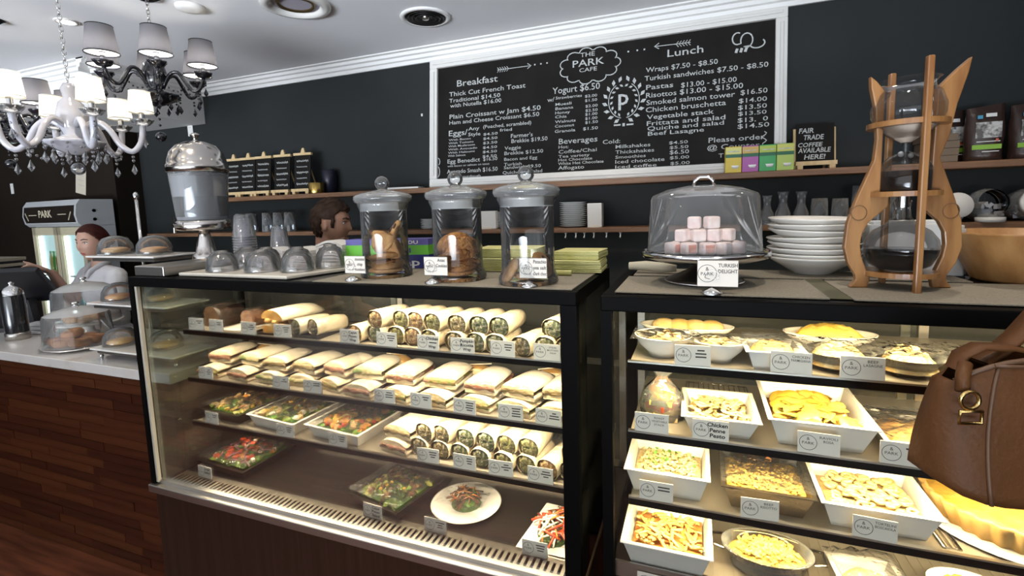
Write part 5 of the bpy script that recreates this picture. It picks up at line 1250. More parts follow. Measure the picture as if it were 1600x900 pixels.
# notes and switches on the dark walls
def note(x, y, z, w, h, rz, label, name='wall_note', m=PAPER, cat='note'):
    t = thing(name, label, cat, (x, y, z)); bevel(MB().box((0, 0, 0), (w, .003, h), 0, 0, 0, rz).build('sheet', m, t), .0008)
    for k in range(3 if h > .1 else 1): MB().box((rz * .02, -.0018, h * (.25 - .2 * k)), (w * .6, .0004, h * .03), 0, 0, 0, rz).build('faint_line', mat('faint_pencil', (.5, .47, .42), .8), t)
note(-4.67, 2.496, 1.93, .13, .20, R(12), 'cream paper note on the dark wall above the fridge', m=mat('cream_paper', (.62, .56, .44), .8))
note(-5.65, 2.496, 1.914, .045, .09, 0, 'small pale switch plate on the dark wall beside the fridge', 'wall_switch', cat='switch')
note(-3.63, 2.696, 2.275, .055, .085, 0, 'small white box on the wall above the drink dispenser', 'wall_switch', cat='switch')
note(-1.60, 2.696, 2.20, .012, .016, 0, 'tiny white hook on the wall beside the blackboard', 'wall_hook', cat='hook')

# ------------------------------------------------------------------ fridge
fr = thing('drinks_fridge', 'white upright drinks fridge with black PARK header', 'fridge', (-4.655, 2.30, 0), R(-4))
FWH = mat('fridge_white', (.50, .51, .52), .4); FCR = mat('fridge_cream_frame', (.58, .52, .36), .45)
MB().bb(-.40, .40, 0.02, .19, .05, 1.58).build('cabinet', FWH, fr)
MB().bb(-.38, .38, .02, .17, 0, .05).build('plinth', BLACK, fr)
hp = [(-.02, 1.575), (-.045, 1.60), (-.055, 1.66), (-.045, 1.735), (-.02, 1.775), (.19, 1.775), (.19, 1.575)]
MB().prism(hp, -.40, .40, M=Matrix(((0, 0, 1, 0), (1, 0, 0, 0), (0, 1, 0, 0), (0, 0, 0, 1)))).build('header_box', FWH, fr)
hb = MB().prism([(-.047, 1.607), (-.058, 1.66), (-.048, 1.732), (-.040, 1.732), (-.046, 1.607)], -.375, .375, M=Matrix(((0, 0, 1, 0), (1, 0, 0, 0), (0, 1, 0, 0), (0, 0, 0, 1)))).build('header_panel', mat('header_black', (.02, .015, .012), .3), fr)
text('PARK', mat('header_cream', (.60, .53, .38), .5), hb, (-.125, -.0615, 1.650), .20, .052, bold=.03)
for s in (-1, 1):
    for k in range(3): MB().box((s * (.31 + .012 * k), -.058, 1.655 + .016 * (k - 1)), (.010, .002, .034), 0, 0, 0, s * .6).build('sprig_leaf', MATS['header_cream'], hb)
    MB().box((s * .22, -.0605, 1.668), (.12, .001, .006)).build('header_line', MATS['header_cream'], hb)
for z in (1.69, 1.625): MB().cyl((.40, .06, z), (.404, .06, z), .012).build('side_screw', BLACK, fr)
INN = mat('fridge_inside', (.55, .66, .68), .6)
for s, lb in ((-1, ''), (1, '')):
    d = thing_d = MB(); x0, x1 = (-.39, -.005) if s < 0 else (.005, .39)
    d.bb(x0, x0 + .05, -.012, .02, .10, 1.57).bb(x1 - .05, x1, -.012, .02, .10, 1.57).bb(x0, x1, -.012, .02, .10, .16).bb(x0, x1, -.012, .02, 1.51, 1.57)
    dd = d.build('door', FCR, fr); MB().bb(x0 + .05, x1 - .05, -.004, .0, .16, 1.51).build('door_glass', PANE, dd)
    xh = x1 - .02 if s < 0 else x0 + .02
    MB().bb(x0 + .05, x1 - .05, .0195, .021, .16, 1.51).build('lit_interior', mat('lit_fridge_back', (.62, .78, .80), .6, emit=(.55, .80, .85), es=1.1), fr)
    MB().bb(x0 + .05, x0 + .075, .002, .018, .18, 1.50).build('door_light', emitm('fridge_tube', (.85, .97, 1.0), 5), fr)
    for z in (.5, .85, 1.18): MB().bb(x0 + .05, x1 - .05, .002, .018, z, z + .012).build('wire_shelf', WHITE, fr)
DR = [mat('drink_%d' % i, c, .25, coat=.6) for i, c in enumerate([((.10, .42, .05)), ((.55, .48, .06)), ((.60, .24, .03)), ((.04, .34, .34)), ((.08, .40, .42))])]
for i, (x, z, k) in enumerate([(-.20, 1.194, 1), (-.15, 1.194, 0), (-.10, 1.194, 2), (-.175, .864, 3), (-.12, .864, 4), (.12, .864, 3), (.18, .864, 4), (.25, .864, 3), (-.24, .864, 4)]):
    wv = Matrix.Translation(fr.location) @ Matrix.Rotation(R(-4), 4, 'Z') @ Vector((x, .0105, z))
    t = thing('drink_bottle', ['green topped juice bottle on the upper fridge shelf, %s' % ORD[i] if z > 1 else 'teal water bottle on the middle fridge shelf, %s from the door edge' % ORD[i - 3]][0], 'bottle', wv, 0, 'bottles in the fridge')
    MB().lathe([(.0001, 0), (.022, 0), (.0235, .006), (.0235, .12), (.012, .155), (.010, .17)], n=14, sy=.35).build('bottle', DR[k], t); MB().lathe([(.012, .17), (.012, .188), (.0001, .188)], n=12, sy=.4).build('cap', DR[0], t)

# ------------------------------------------------------------------ left counter display
CT = .9825
def low_plate(x, y, z, rx, ry, label, m=WHITE, name='oval_plate', foot=0):
    t = thing(name, label, 'plate', (x, y, z))
    MB().lathe([(.0001, 0), (.7, 0), (.78, .006), (1.0, .014), (1.01, .017), (.97, .018), (.75, .010), (.0001, .008)], n=40, sx=rx, sy=ry).build('plate', m, t)
    if name == 'oval_plate': MB().lathe([(.995, .012), (1.02, .015), (.99, .0185)], n=40, sx=rx, sy=ry).build('silver_rim', SILVER, t)
    return t
low_plate(-2.93, 1.475, CT, .165, .15, 'silver rimmed plate of doughnuts on the marble counter')
def doughnut(x, y, z, label, tilt=0):
    t = thing('doughnut', label, 'doughnut', (x, y, z), 0, 'doughnuts on the counter plate')
    mb = MB(); mb.tube([(.031 * math.cos(a), .031 * math.sin(a), .017) for a in [2 * PI * k / 16 for k in range(16)]], .0185, 9, closed=True)
    o = mb.build('ring', mat('doughnut_crust', (.34, .13, .035), .75, c2=(.46, .20, .06), scale=30, bump=.3), t); o.rotation_euler = (tilt, 0, 0)
for i, (dx, dy, dz, tl, lb) in enumerate([(-.075, -.045, 0, 0, 'doughnut at the front far side of the plate'), (.0, -.065, 0, 0, 'doughnut at the front middle of the plate'), (-.045, .0, .030, .25, 'doughnut resting on top of the two front ones'), (.075, -.035, 0, 0, 'doughnut at the near side of the plate'), (.07, .045, .002, 0, 'doughnut furthest toward the display case'), (-.03, .05, 0, 0, 'doughnut at the back of the plate')]):
    doughnut(-2.93 + dx, 1.475 + dy, CT + .0185 + dz, lb, tl)
def cloche(x, y, z, r, h, label):
    t = thing('cake_cover', label, 'cake cover', (x, y, z))
    MB().lathe([(r, 0), (r * .995, .004), (r * .94, h * .72), (r * .90, h * .79), (r * .6, h * .90), (r * .15, h * .965), (.0001, h * .97)], n=44).build('clear_cover', ACRYL, t)
    MB().lathe([(.90 * r, h * .79), (r * .6, h * .902), (r * .15, h * .968), (.0001, h * .972)], n=44).build('frosted_top', glass('brushed_acrylic', tint=(.85, .84, .84), edge=.3, haze=.30, rough=.15), t)
    MB().lathe([(.018, h * .965), (.016, h * .985), (.009, h * 1.0), (.014, h * 1.03), (.019, h * 1.06), (.010, h * 1.085), (.0001, h * 1.09)], n=18).build('chrome_knob', CHROME, t)
cloche(-2.93, 1.475, CT + .019, .142, .195, 'clear cover over the plate of doughnuts on the marble counter')
pt = thing('cake_pedestal', 'low pedestal cake stand behind the doughnut plate', 'cake stand', (-3.20, 1.66, CT))
MB().lathe([(.0001, 0), (.075, 0), (.07, .008), (.03, .02), (.025, .055), (.06, .066), (.160, .070), (.163, .078), (.0001, .076)], n=40).build('stand', WHITE, pt)
DAN = mat('glazed_pastry', (.46, .22, .06), .4, c2=(.62, .36, .12), scale=20, coat=.5)
for i, (dx, dy) in enumerate([(-.075, -.05), (.0, -.075), (.075, -.05), (.03, .03), (-.05, .04)]):
    t = thing('danish_pastry', 'glazed pastry %s on the pedestal stand under the tall cover' % ORD[i], 'pastry', (-3.20 + dx, 1.66 + dy, CT + .079), .7 * i, 'pastries on the pedestal stand')
    MB().ball((0, 0, .014), .036, 14, sz=.42, sy=.8).build('dough', DAN, t)
    MB().tube([(.02 * math.cos(a) * (1 - k / 18), .016 * math.sin(a) * (1 - k / 18), .027) for k, a in enumerate([.8 * k for k in range(14)])], .004, 6).build('swirl', GOLD, t)
cloche(-3.20, 1.66, CT + .0795, .152, .225, 'taller clear cover behind the doughnuts, in front of the woman')
# tiered stand next to the case
ts = thing('tiered_stand', 'three tier rectangular cake stand with tall chrome rod', 'tiered stand', (-2.32, 1.44, CT))
MB().tube([(0, 0, 0), (0, 0, .72)], .007, 10).build('rod', CHROME, ts)
MB().ball((0, 0, .735), .012, 12, sz=1.6).build('finial', CHROME, ts)
for z, w_, d_ in ((.05, .56, .20), (.262, .52, .20), (.475, .45, .20)):
    p = bevel(MB().box((0, 0, z), (w_, d_, .008)).build('shelf_plate', WHITE, ts), .003)
    MB().box((0, 0, z - .014), (w_ * .9, d_ * .85, .012)).build('steel_rail', STEEL, p)
for s in (-1, 1):
    for s2 in (-1, 1): MB().cyl((s * .25, s2 * .07, 0), (s * .25, s2 * .07, .046), .006, n=8).ball((s * .25, s2 * .07, .012), .010, 8).build('foot', CHROME, ts)
def small_dome(x, y, z, r, h, label, m):
    t = thing('pastry_dome', label, 'pastry dome', (x, y, z), 0, 'domed pastries on the tiered stand')
    MB().lathe([(r, 0), (r * 1.02, .004), (r * .95, h * .5), (r * .7, h * .85), (r * .3, h * .97), (.0001, h)], n=26).build('clear_dome', ACRYL, t)
    MB().ball((0, 0, .018), r * .8, 14, sz=.28).build('pastry', m, t)
    MB().lathe([(.0001, .001), (r * .98, .001), (r * 1.0, .004)], n=26).build('base', PAPER, t)
for i, (dx, dz, m_) in enumerate([(-.145, .48, DAN), (.085, .48, COOKIE), (-.16, .267, SAUCE), (.09, .267, DAN), (-.19, .055, GOLD), (.09, .055, GOLD)]):
    small_dome(-2.32 + dx, 1.44 - (.0 if i % 2 else .02), CT + dz, .068, .084, '%s clear domed pastry on the %s tier of the stand' % (ORD[(0, 1, 0, 1, 0, 1)[i]], 'top' if dz > .4 else 'middle' if dz > .1 else 'bottom'), m_)
# till corner
POSB = mat('pos_black_plastic', (.010, .010, .012), .4)
t = thing('till_screen', 'black touch screen till facing the woman', 'till', (-3.77, 1.665, CT), R(30))
MB().box((0, .0, .012), (.24, .20, .024)).build('base', POSB, t); MB().box((0, .0, .10), (.06, .05, .16), rx=R(10)).build('neck', POSB, t)
sc_ = bevel(MB().box((0, 0, 0), (.27, .035, .27)).build('screen_housing', POSB, t), .008); sc_.location = (0, .0, .26); sc_.rotation_euler = (R(40), 0, 0)
o = MB().box((0, .0185, 0), (.24, .002, .235)).build('display', mat('till_display', (.03, .05, .07), .1), sc_)
t = thing('receipt_printer', 'dark receipt printer with pale lid strips beside the till', 'printer', (-4.10, 1.70, CT), R(4))
bevel(MB().bb(-.13, .13, -.09, .09, 0, .36).build('body', POSB, t), .006)
for z in (.365, .40): bevel(MB().bb(-.14, .13, -.085, .07, z, z + .02).build('lid_strip', mat('beige_plastic', (.30, .26, .19), .5), t), .004)
MB().bb(-.125, .125, -.08, .07, .38, .402).build('lid_core', POSB, t)
t = thing('pink_ticket', 'small pink printed ticket stuck on the receipt printer', 'ticket', (-4.03, 1.607, CT + .30)); MB().box((0, 0, 0), (.07, .002, .055), rx=R(-6)).build('sheet', mat('pink_paper', (.58, .34, .36), .8), t); MB().box((0, -.002, .004), (.035, .001, .012)).build('print', mat('red_ink', (.4, .06, .06), .8), t)
t = thing('steel_thermos', 'dark glass and steel canister at the picture edge on the counter', 'canister', (-3.49, 1.48, CT)); t.scale = (1, 1, 1.18)
MB().lathe([(.0001, 0), (.052, 0), (.053, .02), (.053, .03), (.050, .032)], n=28).build('steel_base', STEEL, t); MB().lathe([(.050, .03), (.051, .19), (.047, .21)], n=28).build('dark_body', mat('smoked_glass', (.02, .02, .022), .08, coat=.6), t)
MB().lathe([(.049, .208), (.045, .228), (.03, .243), (.012, .25), (.010, .258), (.015, .264), (.0001, .27)], n=28).build('steel_lid', CHROME, t)
t = thing('folded_cloth', 'folded white cloth beside the canister', 'cloth', (-3.56, 1.60, CT), R(15))
for k in range(3): bevel(MB().box((.004 * k, .003 * k, .010 + .020 * k), (.13 - .012 * k, .10 - .01 * k, .018), 0, .05 * k).build('fold', mat('white_cloth', (.62, .61, .60), .9, bump=.3, bscale=20), t), .006)

# ------------------------------------------------------------------ chandeliers
def chandelier(x, y, zc, style, label, arms=8, rad=.235, chain_top=CEIL, rot=0.0, drop=.195, sr=(.06, .045, .11)):
    blk = style == 'black'
    t = thing('chandelier', label, 'chandelier', (x, y, zc), rot)
    body = mat('black_glass', (.012, .012, .016), .12, coat=.6) if blk else mat('milk_glass', (.46, .46, .50), .10, coat=.7)
    shade_m = mat('sheer_black_fabric', (.13, .13, .15), .8, trans=.45) if blk else mat('ivory_fabric', (.70, .66, .56), .8, trans=.5)
    cry = body if blk else glass('crystal', tint=(.78, .78, .80), edge=.5, refl=2.5)
    MB().lathe([(.0001, -.10), (.02, -.098), (.05, -.085), (.085, -.062), (.088, -.052), (.05, -.045), (.028, -.03), (.04, 0), (.046, .04), (.036, .08), (.018, .10), (.024, .13), (.014, .15), (.0001, .15)], n=20, flute=10, fa=.05).build('centre_column', body, t)
    # chain to the ceiling
    mb = MB(); z = .15; k = 0; top = chain_top - zc - .02
    while z < top:
        q = .011
        mb.tube([Vector((q * .55 * math.cos(a), 0, z + .012 + q * 1.25 * math.sin(a))) if k % 2 else Vector((0, q * .55 * math.cos(a), z + .012 + q * 1.25 * math.sin(a))) for a in [2 * PI * j / 8 for j in range(8)]], .0017, 4, closed=True); z += .0195; k += 1
    mb.build('chain', CHROME if not blk else SILVER, t)
    MB().lathe([(.0001, top + .0), (.02, top), (.05, top + .012), (.052, top + .0195)], n=24).build('ceiling_cup', body, t)
    for k in range(arms):
        a = 2 * PI * k / arms; ca, sa = math.cos(a), math.sin(a)
        def pt(r, z): return (r * ca, r * sa, z)
        prof = [(.03, -.02), (.06, .035), (.095, .045), (.125, .0), (.15, -.035), (.18, -.025), (rad, .02)] if blk else [(.03, .0), (.07, .02), (.105, -.01), (.13, -.06), (.165, -.085), (rad - .01, -.05), (rad, .01)]
        pts = []
        for i in range(len(prof) - 1):
            p0, p1, p2, p3 = prof[max(i - 1, 0)], prof[i], prof[i + 1], prof[min(i + 2, len(prof) - 1)]
            for s in (0, .33, .66):
                f = lambda j: .5 * (2 * p1[j] + (-p0[j] + p2[j]) * s + (2 * p0[j] - 5 * p1[j] + 4 * p2[j] - p3[j]) * s * s + (-p0[j] + 3 * p1[j] - 3 * p2[j] + p3[j]) * s ** 3)
                pts.append(pt(f(0), f(1)))
        pts.append(pt(*prof[-1]))
        ar = MB().tube(pts, .0078 if blk else .0105, 8).build('arm', body, t)
        zb = prof[-1][1]
        MB().lathe([(.006, zb), (.022, zb + .004), (.034, zb + .018), (.036, zb + .024), (.02, zb + .014), (.0001, zb + .012)], (rad * ca, rad * sa, 0), 16, flute=8, fa=.06).build('drip_pan', body if blk else cry, ar)
        MB().cyl(pt(rad, zb + .012), pt(rad, zb + .055), .009, n=10).build('candle_sleeve', CHROME, ar)
        z0, z1_ = zb + .050, zb + .050 + sr[2]
        sh = MB().lathe([(sr[0], z0), (sr[1], z1_)], (rad * ca, rad * sa, 0), 22).build('shade', shade_m, t)
        MB().lathe([(sr[0] + .0002, z0), (sr[0] + .0012, z0 + .003), (sr[0] - .0002, z0 + .004)], (rad * ca, rad * sa, 0), 22).build('lower_trim', BLACK if blk else PAPER, sh)
        MB().lathe([(sr[1] + .0005, z1_ - .003), (sr[1] + .001, z1_), (sr[1] - .001, z1_)], (rad * ca, rad * sa, 0), 22).build('upper_trim', BLACK if blk else PAPER, sh)
        MB().lathe([(.012, z0 + .008), (sr[0] - .003, z0 + .006)], (rad * ca, rad * sa, 0), 22, smooth=False).build('diffuser', emitm('lamp_diffuser', (1.0, .96, .88), 2.2), sh)
        MB().ball((rad * ca, rad * sa, zb + .082), .014, 10, sz=1.5).build('bulb', emitm('warm_bulb', (1.0, .93, .80), 45 if blk else 42), sh)
        # hanging crystals
        for (rr_, dz) in ((rad + .004, zb - .006), (.165 if not blk else .17, -.095 if not blk else -.045)):
            cm = MB()
            for j in range(2): cm.ball((rr_ * ca, rr_ * sa, dz - .010 - .014 * j), .0055, 7)
            cm.add([(rr_ * ca, rr_ * sa, dz - .036), (rr_ * ca + .010, rr_ * sa, dz - .062), (rr_ * ca, rr_ * sa + .008, dz - .062), (rr_ * ca - .010, rr_ * sa, dz - .062), (rr_ * ca, rr_ * sa - .008, dz - .062), (rr_ * ca, rr_ * sa, dz - .078)], [(0, 1, 2), (0, 2, 3), (0, 3, 4), (0, 4, 1), (5, 2, 1), (5, 3, 2), (5, 4, 3), (5, 1, 4)]); cm.build('crystal_drop', cry, ar)
    for k in range(12):
        a = 2 * PI * k / 12; rr_ = .085
        cm = MB()
        for j in range(2): cm.ball((rr_ * math.cos(a), rr_ * math.sin(a), -.066 - .013 * j), .005, 7)
        q, w_ = rr_ * math.cos(a), rr_ * math.sin(a); dz = -.055
        cm.add([(q, w_, dz - .036), (q + .010, w_, dz - .060), (q, w_ + .008, dz - .060), (q - .010, w_, dz - .060), (q, w_ - .008, dz - .060), (q, w_, dz - .076)], [(0, 1, 2), (0, 2, 3), (0, 3, 4), (0, 4, 1), (5, 2, 1), (5, 3, 2), (5, 4, 3), (5, 1, 4)]); cm.build('crystal_drop', cry, t)
    cm = MB()
    for j in range(4): cm.ball((0, 0, -.105 - (drop - .13) / 4 * j), .006, 8)
    cm.build('bead_string', cry, t); MB().ball((0, 0, -drop), .022, 14).build('crystal_ball', cry, t)
    for k in range(arms):      # bead garlands between the arms
        a0, a1 = 2 * PI * k / arms, 2 * PI * (k + 1) / arms; cm = MB()
        for j in range(1, 7):
            s = j / 7; a = a0 + (a1 - a0) * s; cm.ball((rad * .62 * math.cos(a), rad * .62 * math.sin(a), (.0 if blk else -.06) - .05 * 4 * s * (1 - s)), .0048, 6)
        cm.build('bead_garland', cry, t)
chandelier(-2.255, 1.535, 2.215, 'black', 'black glass chandelier with sheer black shades nearest the dispenser', 6, .20, rot=.51, drop=.235)
chandelier(-2.104, 1.122, 1.955, 'white', 'white glass chandelier with ivory shades and clear crystal drops', 6, .205, rot=.82, drop=.15, sr=(.040, .033, .078))
chandelier(-3.15, 1.40, 2.10, 'black', 'black chandelier cut off by the picture edge behind the white one', 6, .235, rot=.1)

# ------------------------------------------------------------------ handbag
hbg = thing('handbag', 'brown leather handbag hanging in front of the second case', 'handbag', (.515, .965, 1.170), R(16))
LEA = mat('brown_leather', (.085, .034, .011), .5, c2=(.115, .048, .017), spec=.2, scale=5, bump=.15, bscale=120)
LEAD = mat('leather_piping', (.10, .05, .024), .5); BRASS = mat('brass', (.60, .42, .16), .25, 1.0)
nx, nz = 16, 14; vs = []; w_, d_, h_ = .38, .13, .205
def bagp(u, v):
    half = w_ / 2 * (1 - .17 * v ** 2.2 + .0 * v); x = u * half
    zz = v * h_ - .010 * (1 - u * u) * (1 - v) ** 2 + .016 * abs(u) ** 8 * (1 - v)
    if v > .8: zz -= .04 * (v - .8) / .2 * abs(u) ** 4
    th = d_ / 2 * (1 - .62 * v) * (1 - .75 * abs(u) ** 5) + .006 + .006 * math.sin(5 * u + 3 * v) * (1 - v)
    return x, th, zz
for s in (-1, 1):
    for j in range(nz + 1):
        for i in range(nx + 1):
            x, th, zz = bagp(-1 + 2 * i / nx, j / nz); vs.append((x, s * th, zz))
N_ = (nx + 1) * (nz + 1); fs = []
for j in range(nz):
    for i in range(nx):
        a = j * (nx + 1) + i; q = (a, a + 1, a + nx + 2, a + nx + 1); fs += [q, tuple(N_ + k for k in q[::-1])]
    for a, fl_ in ((j * (nx + 1), 0), (j * (nx + 1) + nx, 1)):
        q = (a, a + nx + 1, N_ + a + nx + 1, N_ + a); fs.append(q[::-1] if fl_ else q)
fs += [(i + 1, i, N_ + i, N_ + i + 1) for i in range(nx)]
MB().add(vs, fs, 0, True).build('body', LEA, hbg)
MB().tube([(bagp(-1 + 2 * i / nx, 1)[0], -bagp(-1 + 2 * i / nx, 1)[1], bagp(-1 + 2 * i / nx, 1)[2]) for i in range(nx + 1)], .004, 6).build('top_piping', LEAD, hbg)
MB().tube([(bagp(-.72, k / 10)[0] + .004 * k / 10, -bagp(-.72, k / 10)[1] - .001, bagp(-.72, k / 10)[2]) for k in range(11)], .003, 6).build('side_seam', LEAD, hbg)
MB().tube([(bagp(-.72 + 1.44 * i / 12, .93)[0], -bagp(-.72 + 1.44 * i / 12, .93)[1] - .001, bagp(0, .93)[2] + .004) for i in range(13)], .0028, 6).build('front_seam', LEAD, hbg)
MB().tube([(-.150, -.02, .196), (-.160, -.030, .178), (-.165, -.038, .158)], .009, 8).build('side_tab', LEA, hbg)
rg = MB(); rg.tube([(-.164 + .013 * math.cos(a), -.050, .150 + .013 * math.sin(a)) for a in [2 * PI * k / 14 for k in range(14)]], .003, 6, closed=True)
rg.tube([(-.178, -.052, .134), (-.148, -.052, .134), (-.148, -.052, .116), (-.178, -.052, .116)], .0028, 6, closed=True); rg.build('buckle', BRASS, hbg)
st = MB()
path = [(-.150, .0, .180), (-.142, .0, .203), (-.120, -.004, .217), (-.08, -.006, .216), (-.03, -.006, .206), (.01, -.006, .198)]
def strap(path, wd, th):
    P = [Vector(p) for p in path]; mb = MB(); v_ = []
    for i, p in enumerate(P):
        tn = (P[min(i + 1, len(P) - 1)] - P[max(i - 1, 0)]).normalized(); side = Vector((0, 1, 0)); nn = tn.cross(side).normalized()
        v_ += [p + side * wd + nn * th, p - side * wd + nn * th, p - side * wd - nn * th, p + side * wd - nn * th]
    f_ = [(4 * i + k, 4 * i + (k + 1) % 4, 4 * i + 4 + (k + 1) % 4, 4 * i + 4 + k) for i in range(len(P) - 1) for k in range(4)] + [(0, 1, 2, 3), tuple(4 * (len(P) - 1) + k for k in (3, 2, 1, 0))]
    return mb.add(v_, f_, 0, True)
strap(path, .014, .003).build('short_handle', LEA, hbg)
strap([(-.105, .01, .188), (-.080, .01, .205), (-.058, .01, .228), (-.030, .01, .265), (.01, .01, .33), (.07, .01, .45), (.13, .01, .62)], .017, .003).build('shoulder_strap', LEA, hbg)
strap([(.13, .01, .17), (.135, .012, .25), (.14, .012, .36), (.142, .012, .50), (.14, .012, .62)], .017, .003).build('shoulder_strap', LEA, hbg)

# ------------------------------------------------------------------ people
def g2(a, b, sa, sb): return math.exp(-(a * a) / (sa * sa) - (b * b) / (sb * sb))
def head_pt(th, ph, fem=True):
    """face towards -Y; th longitude (0 = face), ph latitude"""
    x, y, z = math.sin(th) * math.cos(ph), -math.cos(th) * math.cos(ph), math.sin(ph)
    X, Y, Z = x * .072, y * .093, z * .112
    if Z < 0:
        k = -Z / .112; X *= 1 - .34 * k * k; Y = Y * (1 - .10 * k) - .012 * k if Y < 0 else Y * (1 - .45 * k)
    if Y < 0:
        Y *= 1 - .10 * (1 - abs(x)) * (1 if abs(Z) < .07 else .3)
        f = 1.0
        Y -= .021 * g2(X, Z + .020, .011, .016) + .010 * g2(X, Z - .004, .008, .022)        # nose
        Y -= .004 * g2(X, Z - .030, .045, .010) * (.7 if fem else 1.4)                        # brow
        for s in (-1, 1):
            Y += .009 * g2(X - s * .030, Z - .010, .014, .010)                                # eye sockets
            Y -= .004 * g2(X - s * .040, Z + .022, .018, .018)                                # cheeks
        Y -= .007 * g2(X, Z + .056, .020, .007) + .004 * g2(X, Z + .066, .016, .006)         # lips
        Y -= .010 * g2(X, Z + .094, .020, .014)                                               # chin
    return X, Y, Z
def head_grid(scale=1.0, fem=True, nu=44, nv=30):
    vs = []; fs = []
    for j in range(nv + 1):
        ph = -PI / 2 + PI * j / nv
        for i in range(nu): vs.append(tuple(c * scale for c in head_pt(2 * PI * i / nu - PI, ph, fem)))
    for j in range(nv):
        for i in range(nu): fs.append((j * nu + i, j * nu + (i + 1) % nu, (j + 1) * nu + (i + 1) % nu, (j + 1) * nu + i))
    return vs, fs
def limb(mb, pts, rs, n=12):
    mb.tube(pts, rs, n)
    for p, r in zip(pts, rs): mb.ball(tuple(p), r * .99, 10)
def fused(name, mb, m, parent, vox=.006, smooth=4):
    o = mb.build(name, m, parent)
    r = o.modifiers.new('remesh', 'REMESH'); r.mode = 'VOXEL'; r.voxel_size = vox; r.use_smooth_shade = True
    s = o.modifiers.new('smooth', 'SMOOTH'); s.factor = .5; s.iterations = smooth
    return o
def hand(mb, wrist, fwd, up, side, curl=.4, s=1.0, reach=False):
    """palm plus five unequal bent fingers; fwd along the hand, up = back of hand, side = thumb side"""
    wrist, f, u, t = Vector(wrist), Vector(fwd).normalized(), Vector(up).normalized(), Vector(side).normalized()
    pal = wrist + f * .045 * s
    for k in range(4):
        o = t * (.027 - .018 * k) * s
        limb(mb, [wrist + o * .5, pal + o, wrist + f * .085 * s + o], [.014 * s, .0135 * s, .011 * s], 8)
        L_ = (.072, .080, .075, .058)[k] * s; c = curl * (0.15 if (reach and k == 0) else 1)
        p = wrist + f * .085 * s + o; pts = [p]; d = f.copy()
        for q, part in enumerate((.45, .32, .23)):
            ang = c * (.6 + .5 * q); d = (f * math.cos(ang) - u * math.sin(ang)); p = p + d * L_ * part; pts.append(p)
        limb(mb, pts, [.0095 * s, .0088 * s, .0078 * s, .0065 * s], 8)
    p = wrist + f * .025 * s + t * .022 * s
    limb(mb, [p, p + (t * .8 + f * .6 - u * .2) * .028 * s, p + (t * .8 + f * 1.5 - u * .5) * .032 * s, p + (t * .6 + f * 2.3 - u * .8) * .030 * s], [.014 * s, .0115 * s, .0095 * s, .0075 * s], 8)
